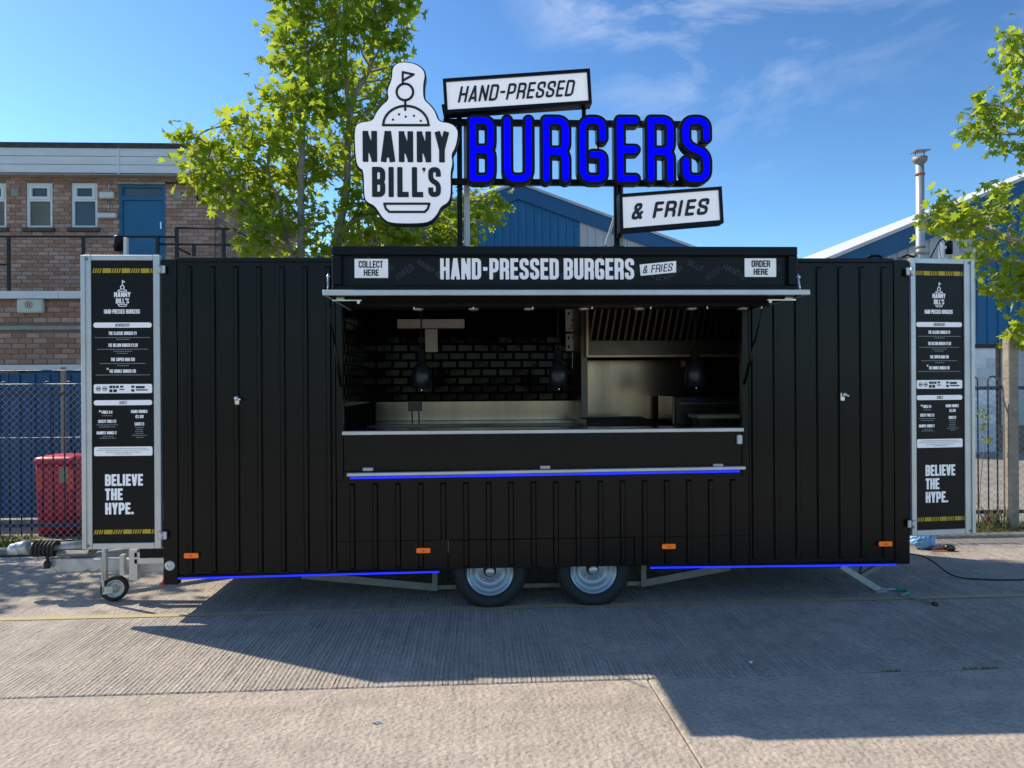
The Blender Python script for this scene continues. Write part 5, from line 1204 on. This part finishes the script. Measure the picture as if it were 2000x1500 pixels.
# logo board
def z5(x, y): return (680 + x / 2.632, 110 + y / 2.632)
ol = [(290, 44), (345, 52), (385, 78), (397, 110), (386, 155), (388, 235), (422, 262), (450, 300), (464, 348), (530, 356), (562, 385), (564, 420), (550, 482), (530, 510), (538, 560), (526, 600), (529, 700), (520, 755), (476, 778), (462, 812), (430, 850), (385, 864), (225, 864), (186, 842), (158, 800), (138, 772), (100, 755), (87, 725), (86, 592), (58, 580), (44, 540), (37, 385), (58, 352), (132, 345), (145, 308), (178, 264), (215, 235), (204, 190), (230, 130), (231, 75), (255, 50)]
olp = smooth_poly([sxz(*z5(x, y)) for x, y in ol][::-1], 2)
lgp = lay([offset_poly(olp, .012)], 'logo_board', M['navy'], rs, SY - .035, .08)
lgf = lay([olp], 'logo_face', M['litwhite'], lgp, 0, .012); lgf.location = (0, -.048 + .035 - .0, 0); lgf.location = (0, -.013, 0)
LY2 = -.020
def lg(loops, nm): 
    me = fill_mesh(loops, .006, nm); o = link(nm, me, M['ink'], lgp); o.location = (0, LY2, 0); return o
def lw(txt, x0, y0, x1, y1, sw, gap):
    a = sxz(*z5(x0, y1)); b_ = sxz(*z5(x1, y0)); return word_loops(txt, a[0], b_[0], a[1], b_[1], sw, gap)
lg(lw('NANNY', 80, 399, 520, 553, .40, .24), 'lettering')
lg(lw("BILL", 128, 580, 388, 732, .40, .24) + lw('S', 414, 580, 478, 732, .40, .1) + [[sxz(*z5(*p)) for p in ((384, 583), (400, 583), (399, 597), (388, 610), (391, 597), (384, 597))]], 'lettering')
def LS(pts, hw): return lines_loops([[sxz(*z5(*p)) for p in pts]], hw / 2.632 / 1502 * 5.8, .0035)
cir = lambda cx, cy, r, n=32, a0=0, a1=2 * math.pi: [(cx + r * math.cos(t), cy + r * math.sin(t)) for t in np.linspace(a0, a1, n)]
lg(LS(cir(295, 197, 42), 6), 'flag_ball')
dome = [(183, 366)] + [(300 + 115 * math.cos(t), 366 - 98 * math.sin(t)) for t in np.linspace(math.pi * .98, math.pi * .02, 24)] + [(417, 366), (183, 366)]
lg(lines_loops([[sxz(*z5(*p)) for p in dome], [sxz(*z5(297, 246)), sxz(*z5(297, 288))]], 6 / 2.632 / 1502 * 5.8, .0035), 'bun')
lg(LS([(284, 152), (284, 96), (340, 108), (290, 136)], 5.5), 'flag')
for x, y in ((234, 338), (265, 311), (299, 323), (341, 318), (376, 344)): lg(LS([(x, y), (x + .6, y)], 5.5), 'seed')
lg(LS([(190, 766), (420, 766), (412, 792), (396, 808), (216, 808), (198, 792), (190, 766)], 6), 'plate_drawing')
# blue letters
bl = (('B', 627, 747), ('U', 803, 940), ('R', 1001, 1128), ('G', 1188, 1318), ('E', 1378, 1482), ('R', 1536, 1662), ('S', 1713, 1846))
for ch, x0, x1 in bl:
    a = sxz(*z5(x0, 651)); b_ = sxz(*z5(x1, 326)); h = b_[1] - a[1]; w = b_[0] - a[0]
    s = .044; e = .024
    ins = e + .004
    ww, hh = w, h
    face = glyph_loops(ch, ww, hh, s, True, 0, 8); case = glyph_loops(ch, ww, hh, s, True, e, 8)
    ox_, oz_ = a[0], a[1]
    mv = lambda lp: [[(x + ox_, z + oz_) for x, z in l] for l in lp]
    c = lay(mv(case), 'letter', M['navy'], rs, SY - .045, .085)
    f = link('letter_face', fill_mesh(mv(face), .012, 'letter_face'), M['blue_led'], c); f.location = (0, -.006, 0)

# ------------------------------------------------------------------ loose things
a = at(1804, 1076, 1.75); 
t = thing('plastic_bag', 'crumpled pale blue plastic bag on the ground under the right menu board', 'bag', (a.x, 1.75, 0))
q = MB(); rg = random.Random(9); n1_, n2_ = 22, 14; vs = []
for j in range(n2_):
    ph = math.pi * j / (n2_ - 1)
    for i in range(n1_):
        th2 = 2 * math.pi * i / n1_; r_ = 1 + .13 * math.sin(3 * th2 + j) + .09 * math.sin(7 * th2 + 2 * j) + rg.uniform(-.05, .05)
        vs.append((.105 * r_ * math.sin(ph) * math.cos(th2) * (1.05 - .25 * j / n2_ * 0), .09 * r_ * math.sin(ph) * math.sin(th2), max(.001, .085 - .095 * math.cos(ph) * (1 + .08 * math.sin(5 * th2)))))
q.add(vs, [(j * n1_ + i, j * n1_ + (i + 1) % n1_, (j + 1) * n1_ + (i + 1) % n1_, (j + 1) * n1_ + i) for j in range(n2_ - 1) for i in range(n1_)]); q.obj('bag_body', M['bag'], t)
q = MB(); q.add([(-.03, -.02, .165), (.02, -.03, .165), (.05, 0, .21), (.0, .02, .20), (-.05, .02, .205)], [(0, 1, 2, 3), (0, 3, 4)]); q.obj('bag_neck', M['bag'], t)
a = at(1838, 1078, 1.65)
t = thing('cable_clamp', 'small grey metal connector lying beside the blue bag', 'connector', (a.x, 1.65, 0))
q = MB(); q.tube([(-.09, 0, .02), (-.03, .02, .035), (.03, 0, .03), (.08, .01, .02)], .018, 10); q.obj('cable_sleeve', M['galv_dull'], t)
q = MB(); q.lathe([(0, -.03), (.03, -.028), (.032, .02), (.02, .03), (0, .03)], 'Y', (.05, -.02, .032), 14); q.lathe([(0, -.03), (.026, -.028), (.028, .02), (0, .03)], 'Y', (.095, -.01, .028), 14); q.obj('plug', M['steel_d'], t)
q = MB(); q.box(-.13, .02, -.06, -.045, .001, .012); q.obj('orange_tag', mat('orange_plastic', (.8, .25, .08), .5, var=.1), t)
# electric cable from the trailer to the right
pts = [Vector((xR - .1, .5, zB - .02)), ground_pt(1800, 1113) + Vector((0, 0, .12)), ground_pt(1860, 1128) + Vector((0, 0, .02)), ground_pt(1920, 1133) + Vector((0, 0, .007)), ground_pt(2010, 1133) + Vector((0, 0, .007)), ground_pt(2200, 1120) + Vector((0, 0, .007))]
def spline(pts, n=8):
    out = []
    for i in range(len(pts) - 1):
        p0, p1, p2, p3 = pts[max(i - 1, 0)], pts[i], pts[i + 1], pts[min(i + 2, len(pts) - 1)]
        for k in range(n):
            t = k / n; out.append(.5 * ((2 * p1) + (p2 - p0) * t + (2 * p0 - 5 * p1 + 4 * p2 - p3) * t * t + (3 * p1 - p0 - 3 * p2 + p3) * t ** 3))
    return out + [pts[-1]]
q = MB(); q.tube(spline(pts), .006, 6); q.obj('power_cable', M['rubber'], label='thin black power cable trailing from the rear corner to the right', cat='cable')
g0 = lambda u, v, h=.012: ground_pt(u, v) + Vector((0, 0, h))
t = thing('winding_tool', 'green gripped steel winding rod lying by the steady leg foot', 'tool', tuple(g0(1760, 1158, 0)))
def to(mb, nm, m): me = mb.mesh(nm); me.transform(Matrix.Translation(-t.location)); return link(nm, me, m, t)
q = MB(); q.tube(spline([g0(1712, 1152), g0(1735, 1154), g0(1750, 1154)]), .010, 8); to(q, 'rod_end', M['galv'])
q = MB(); q.tube(spline([g0(1750, 1154), g0(1768, 1156), g0(1773, 1161), g0(1758, 1166)]), .013, 8); to(q, 'green_grip', M['greenp'])
q = MB(); q.tube(spline([g0(1758, 1166), g0(1795, 1174), g0(1826, 1183)]), .008, 8); to(q, 'rod', M['galv_dull'])
q = MB(); q.tube([g0(1822, 1182), g0(1831, 1184)], .016, 8); to(q, 'socket', M['steel_d'])

# ------------------------------------------------------------------ plants
def leaf_mat(name, c1, c2, tr1):
    m = bpy.data.materials.new(name); m.use_nodes = True; t = m.node_tree; t.nodes.clear(); N = t.nodes.new; L = t.links.new
    o = N('ShaderNodeOutputMaterial'); g = N('ShaderNodeNewGeometry'); mx_ = N('ShaderNodeMix'); mx_.data_type = 'RGBA'; L(g.outputs['Random Per Island'], mx_.inputs['Factor'])
    mx_.inputs['A'].default_value = (*c1, 1); mx_.inputs['B'].default_value = (*c2, 1)
    pr = N('ShaderNodeBsdfPrincipled'); pr.inputs['Roughness'].default_value = .55; pr.inputs['Specular IOR Level'].default_value = .25; L(mx_.outputs['Result'], pr.inputs['Base Color'])
    tl = N('ShaderNodeBsdfTranslucent'); hs = N('ShaderNodeMix'); hs.data_type = 'RGBA'; hs.inputs['A'].default_value = (*tr1, 1); hs.inputs['B'].default_value = (tr1[0] * .55, tr1[1] * .70, tr1[2] * .7, 1)
    L(g.outputs['Random Per Island'], hs.inputs['Factor']); L(hs.outputs['Result'], tl.inputs['Color'])
    ad = N('ShaderNodeMixShader'); ad.inputs['Fac'].default_value = .5; L(pr.outputs[0], ad.inputs[1]); L(tl.outputs[0], ad.inputs[2]); L(ad.outputs[0], o.inputs['Surface'])
    return m
M['leaf'] = leaf_mat('maple_leaf', (.032, .085, .010), (.11, .17, .020), (.74, .84, .05))
M['weed'] = leaf_mat('weed_leaf', (.06, .11, .02), (.16, .17, .04), (.30, .38, .06))
M['dry'] = leaf_mat('dry_stalk', (.22, .16, .08), (.30, .22, .10), (.3, .2, .1))
LEAF = []
for ang, r_ in ((-90, .10), (-35, .46), (-20, .34), (8, .78), (28, .46), (52, .90), (68, .50), (90, 1.05), (112, .50), (128, .90), (152, .46), (172, .78), (200, .34), (215, .46)):
    LEAF.append((r_ * math.cos(R(ang)), r_ * math.sin(R(ang)) + .1))
LEAF = np.array(LEAF)
def leaves_mesh(name, pos, size, nrm_bias=(0.0, 0.0, .6), rs_=None, droop=.5):
    n = len(pos); rs_ = rs_ or np.random.RandomState(1); k = len(LEAF)
    nr = rs_.normal(size=(n, 3)) * .62 + np.array(nrm_bias); nr /= np.linalg.norm(nr, axis=1)[:, None]
    dn = np.tile(np.array((0, 0, -1.0)), (n, 1)) * droop + rs_.normal(size=(n, 3)) * .55
    up = dn - nr * (dn * nr).sum(1)[:, None]; up /= np.linalg.norm(up, axis=1)[:, None] + 1e-9; sd_ = np.cross(nr, up)
    s = (size * rs_.uniform(.6, 1.15, n))[:, None, None]
    x = LEAF[:, 0][None, :, None]; y_ = LEAF[:, 1][None, :, None]
    fold = (np.abs(x) * rs_.uniform(.0, .5, n)[:, None, None] - .28 * (y_ ** 2) * rs_.uniform(0, 1, n)[:, None, None])
    V = pos[:, None, :] + s * (x * sd_[:, None, :] + y_ * up[:, None, :] + fold * nr[:, None, :])
    cen = pos[:, None, :] + s * .15 * up[:, None, :]
    V = np.concatenate([V, cen], axis=1).reshape(-1, 3)
    f = np.array([(i, (i + 1) % k, k) for i in range(k)]); F = (f[None] + (np.arange(n) * (k + 1))[:, None, None]).reshape(-1, 3)
    me = bpy.data.meshes.new(name); me.vertices.add(len(V)); me.vertices.foreach_set('co', V.astype(np.float32).ravel())
    me.loops.add(F.size); me.loops.foreach_set('vertex_index', F.astype(np.int32).ravel())
    me.polygons.add(len(F)); me.polygons.foreach_set('loop_start', np.arange(0, F.size, 3, dtype=np.int32)); me.polygons.foreach_set('loop_total', np.full(len(F), 3, dtype=np.int32))
    me.update(); me.validate(); return me
def tree(label, base, trunk, clumps, leaf, dens, seed, r0=.085, r1=.03, spread=1.0):
    """trunk: list of Vectors; clumps: (centre Vector, radius)"""
    rs_ = np.random.RandomState(seed); t = thing('maple_tree', label, 'tree', tuple(base))
    def fin(mb, nm, m, par=t): me = mb.mesh(nm); me.transform(Matrix.Translation(-Vector(base))); return link(nm, me, m, par)
    q = MB(); tk = [spline(tt, 6) for tt in trunk]
    for j, tt in enumerate(tk):
        n = len(tt); ra = r0 if j == 0 else r0 * .55
        q.tube(tt, [ra + (r1 * (1 if j == 0 else .6) - ra) * (i / (n - 1)) for i in range(n)], 8)
    tr_ = fin(q, 'trunk', M['bark'])
    allp = [p for tt in tk for p in tt]
    q = MB(); pos = []
    for c, rad in clumps:
        cand = [p for p in allp if p.z < c.z - .15 * rad] or allp
        p0 = min(cand, key=lambda p: (p - c).length + .8 * abs((c.z - p.z) - .6 * (Vector((c.x, c.y, 0)) - Vector((p.x, p.y, 0))).length))
        L_ = (c - p0).length; mid = p0.lerp(c, .5) + Vector((rs_.normal() * .06, rs_.normal() * .06, .10 * L_ * .5))
        lim = spline([p0, mid, c], 5); r_a = min(.035, .010 + .012 * L_); q.tube(lim, [r_a + (.006 - r_a) * i / (len(lim) - 1) for i in range(len(lim))], 5)
        nt_ = max(4, int(dens * (rad / .3) ** 2))
        for _ in range(nt_):
            d_ = Vector(rs_.normal(size=3)).normalized() * (rs_.uniform(.25, 1.0) ** .5) * rad * 1.05; d_.z *= .9
            tip = c + d_; st_ = lim[rs_.randint(len(lim) // 2, len(lim))]
            md = st_.lerp(tip, .5) + Vector((0, 0, .04)); q.tube([st_, md, tip], [.005, .004, .002], 3, caps=False)
            m_ = rs_.randint(7, 12); ctr = rs_.normal(size=(m_, 3)) * leaf * .95 * spread; ctr[:, 2] -= .02
            pos.append(np.array(tip)[None] + ctr)
    fin(q, 'branches', M['bark'])['kind'] = 'stuff'
    pos = np.concatenate(pos) - np.array(base); me = leaves_mesh('crown', pos, leaf, rs_=rs_); link('crown', me, M['leaf'], t, kind='stuff')
    return t
TY = 3.7
def tp_(u, v, dy=0): return at(u, v, TY + dy)
rc = random.Random(21)
def cl(lst, Yc, k=1.0):
    out = []
    for u, v, r_ in lst:
        dy = rc.uniform(-.5, .5); c = at(u, v, Yc + dy); out.append((c, r_ / 1502 * (Yc + dy + 5.56) * k))
    return out
base1 = Vector((tp_(588, 1000).x, TY, 0))
tA = [[Vector((base1.x, TY, 0)), tp_(588, 500), tp_(588, 350), tp_(592, 240), tp_(600, 120), tp_(590, 0), tp_(596, -120)],
      [tp_(588, 520), tp_(560, 470), tp_(545, 400), tp_(520, 330)], [tp_(588, 470), tp_(606, 440), tp_(632, 436)], [tp_(560, 470), tp_(470, 400), tp_(420, 330), tp_(385, 290)]]
cA = [(372, 262, 30), (392, 335, 34), (378, 300, 26), (425, 300, 36), (482, 262, 36), (468, 240, 20), (432, 372, 36), (410, 345, 26), (492, 335, 42), (470, 395, 32), (530, 270, 34), (545, 190, 42), (560, 105, 40), (545, 75, 20), (590, 60, 46), (575, 10, 44), (612, 150, 50), (590, 210, 44), (560, 330, 46), (530, 380, 36), (600, 340, 38), (575, 420, 28), (505, 445, 34), (490, 480, 30), (640, 90, 40), (585, -60, 60), (620, 290, 40), (640, 200, 36), (440, 335, 28), (550, 250, 36), (650, 20, 36), (545, 480, 20), (620, -10, 40), (625, 410, 16), (560, 440, 18)]
tree('maple tree with one straight trunk, nearer the brick building', base1, tA, cl(cA, TY), .094, 19, 3, .050, .018)
base2 = Vector((tp_(640, 1000).x, TY + .3, 0))
tB = [[base2, tp_(645, 560, .3), tp_(658, 460, .3), tp_(676, 380, .3), tp_(680, 260, .3), tp_(692, 190, .3), tp_(722, 130, .3), tp_(730, 40, .3), tp_(742, -80, .3)],
      [tp_(680, 230, .3), tp_(676, 150, .3), tp_(674, 60, .3), tp_(668, -60, .3)], [tp_(660, 480, .3), tp_(700, 420, .3), tp_(780, 400, .3), tp_(880, 400, .3)]]
cB = [(690, 30, 40), (735, 20, 40), (775, -5, 36), (800, 8, 14), (705, 90, 42), (750, 80, 30), (768, 75, 20), (690, 150, 40), (745, 130, 20), (775, 128, 22), (655, 130, 34), (650, 220, 34), (715, 210, 28), (742, 195, 20), (770, 155, 16), (740, 185, 20), (700, 270, 28), (655, 290, 34), (705, 330, 30), (722, 240, 20), (640, 330, 24), (700, 390, 36), (735, 430, 36), (700, 455, 32), (690, 480, 26), (760, 460, 40), (800, 470, 40), (840, 455, 40), (880, 430, 38), (920, 400, 32), (955, 410, 26), (900, 470, 34), (930, 440, 28), (970, 395, 16), (935, 375, 18), (870, 480, 30), (740, 300, 30), (790, 400, 40), (850, 390, 40), (600, 470, 26), (668, 420, 18), (680, -60, 60), (750, -70, 60), (635, 480, 16), (720, 350, 30)]
tree('maple tree with a paler forked trunk, directly behind the logo board', base2, tB, cl(cB, TY + .3), .094, 17.5, 5, .062, .02)
TC = 2.9
base3 = Vector((at(2230, 900, TC).x, TC, 0))
tc_ = lambda u, v: at(u, v, TC)
tC = [[base3, tc_(2230, 700), tc_(2215, 500), tc_(2200, 300), tc_(2190, 100), tc_(2190, -100)], [tc_(2220, 600), tc_(2100, 520), tc_(1990, 470), tc_(1900, 440)], [tc_(2200, 400), tc_(2090, 300), tc_(1990, 230)], [tc_(2200, 250), tc_(2080, 160), tc_(1990, 110)]]
cC = [(1962, 82, 13), (1990, 78, 14), (1968, 122, 15), (1995, 125, 22), (1908, 205, 12), (1930, 222, 16), (1955, 205, 16), (1985, 190, 24), (1992, 235, 24), (1905, 258, 10), (1950, 262, 14), (1990, 285, 16), (1822, 432, 12), (1840, 395, 10), (1858, 440, 14), (1880, 418, 14), (1900, 440, 16), (1925, 418, 18), (1948, 372, 14), (1965, 408, 20), (1992, 430, 26), (1915, 470, 14), (1945, 478, 18), (1985, 490, 24), (1900, 512, 10), (1965, 545, 18), (1930, 556, 13), (1995, 560, 20), (1990, 640, 14), (2060, 100, 45), (2080, 230, 50), (2080, 440, 60), (2060, 560, 34), (2130, 200, 90), (2130, 400, 90), (2180, 0, 100), (2230, 250, 90), (2260, 450, 90)]
tree('maple tree overhanging from the right edge beside the concrete fence post', base3, tC, cl(cC, TC), .092, 10, 8)
# tree beyond the left edge that throws the dappled shade
base4 = Vector((-8.3, 3.5, 0))
tD = [[base4, Vector((-8.3, 3.5, 2.2)), Vector((-8.1, 3.4, 5))]]
cD = [(Vector((-8.2 + dx_, 3.5 + dy_, z_)), .38) for dx_, dy_, z_ in ((0, 0, 4.4), (.6, -.4, 3.6), (-.6, .2, 3.6), (.7, .2, 4.6), (-.1, -.8, 3.2), (.2, .5, 3.0), (.9, -.9, 2.9), (-.5, -.4, 5), (.4, -.2, 5.2), (1.0, -.3, 2.5), (1.1, -.8, 3.9), (.2, -1.3, 3.9))]
tree('small maple tree beyond the left end of the fence', base4, tD, cD, .11, 5, 12)
# weeds along the fence foot
def weeds(label, x0, x1, y0, y1, n, h, seed, dry=0.2, cat='weeds', lw_=.02):
    rs_ = np.random.RandomState(seed); q = MB(); q2 = MB()
    for i in range(n):
        x, y_ = rs_.uniform(x0, x1), rs_.uniform(y0, y1); hh = h * rs_.uniform(.35, 1.0) * (.6 + .4 * math.sin(i * .7)) ; lean = rs_.normal(size=2) * hh * .35; b = q2 if rs_.rand() < dry else q
        a_ = rs_.uniform(0, 6.28); w = lw_ * rs_.uniform(.3, 1); dx_, dy_ = math.cos(a_) * w, math.sin(a_) * w
        b.add([(x - dx_ * .4, y_ - dy_ * .4, 0), (x + dx_ * .4, y_ + dy_ * .4, 0), (x + lean[0] * .5 + dx_, y_ + lean[1] * .5 + dy_, hh * .6), (x + lean[0] * .5 - dx_, y_ + lean[1] * .5 - dy_, hh * .6), (x + lean[0], y_ + lean[1], hh)], [(0, 1, 2, 3), (3, 2, 4)])
    o = q.obj('weeds', M['weed'], label=label, cat=cat, kind='stuff'); o.data.materials.append(M['dry'])
    me2 = q2
    if q2.v: q2.obj('dry_stalks', M['dry'], o, kind='stuff')
xw0, xw1_ = X(1905, 2.6, 1000), X(2010, 2.6, 1000)
weeds('green and dry weeds at the foot of the fence by the concrete post', xw0 - .4, xw1_ + 1.5, 2.36, 2.85, 900, .16, 3, .35, lw_=.012)
weeds('taller brown seeded weeds against the railing right of the right menu board', X(1935, 2.6, 1000), X(1962, 2.6, 1000), 2.6, 2.8, 160, .36, 4, .8, 'tall weeds', lw_=.010)
weeds('yellow green grass tufts along the kerb at the left edge', X(-80, 2.4, 1060), X(45, 2.4, 1060), 2.34, 2.75, 700, .15, 5, .35, 'grass', lw_=.010)
weeds('thin low grass behind the drawbar along the fence', X(45, 2.4, 1060), -2.6, 2.36, 2.7, 500, .06, 6, .5, 'grass', lw_=.008)
# ivy sprigs on the right railing
rs_ = np.random.RandomState(14); pts_ = []; q = MB()
for (u, v) in ((1915, 800), (1925, 812), (1918, 835), (1930, 822), (1924, 862), (1932, 857), (1912, 808), (1920, 830)):
    p = at(u, v, 2.66); pts_ += [np.array(p) + rs_.normal(size=3) * .018 for _ in range(5)]
me = leaves_mesh('sprig_leaves', np.array(pts_), .038, rs_=rs_)
iv = link('climbing_sprig', me, M['leaf'], None, 'small green climbing sprig on the railing right of the right menu board', 'plant', kind='stuff')
q.tube([at(1910, 1030, 2.66), at(1916, 930, 2.66), at(1924, 860, 2.66), at(1918, 800, 2.66)], .004, 5); q.obj('stem', M['bark'], iv)
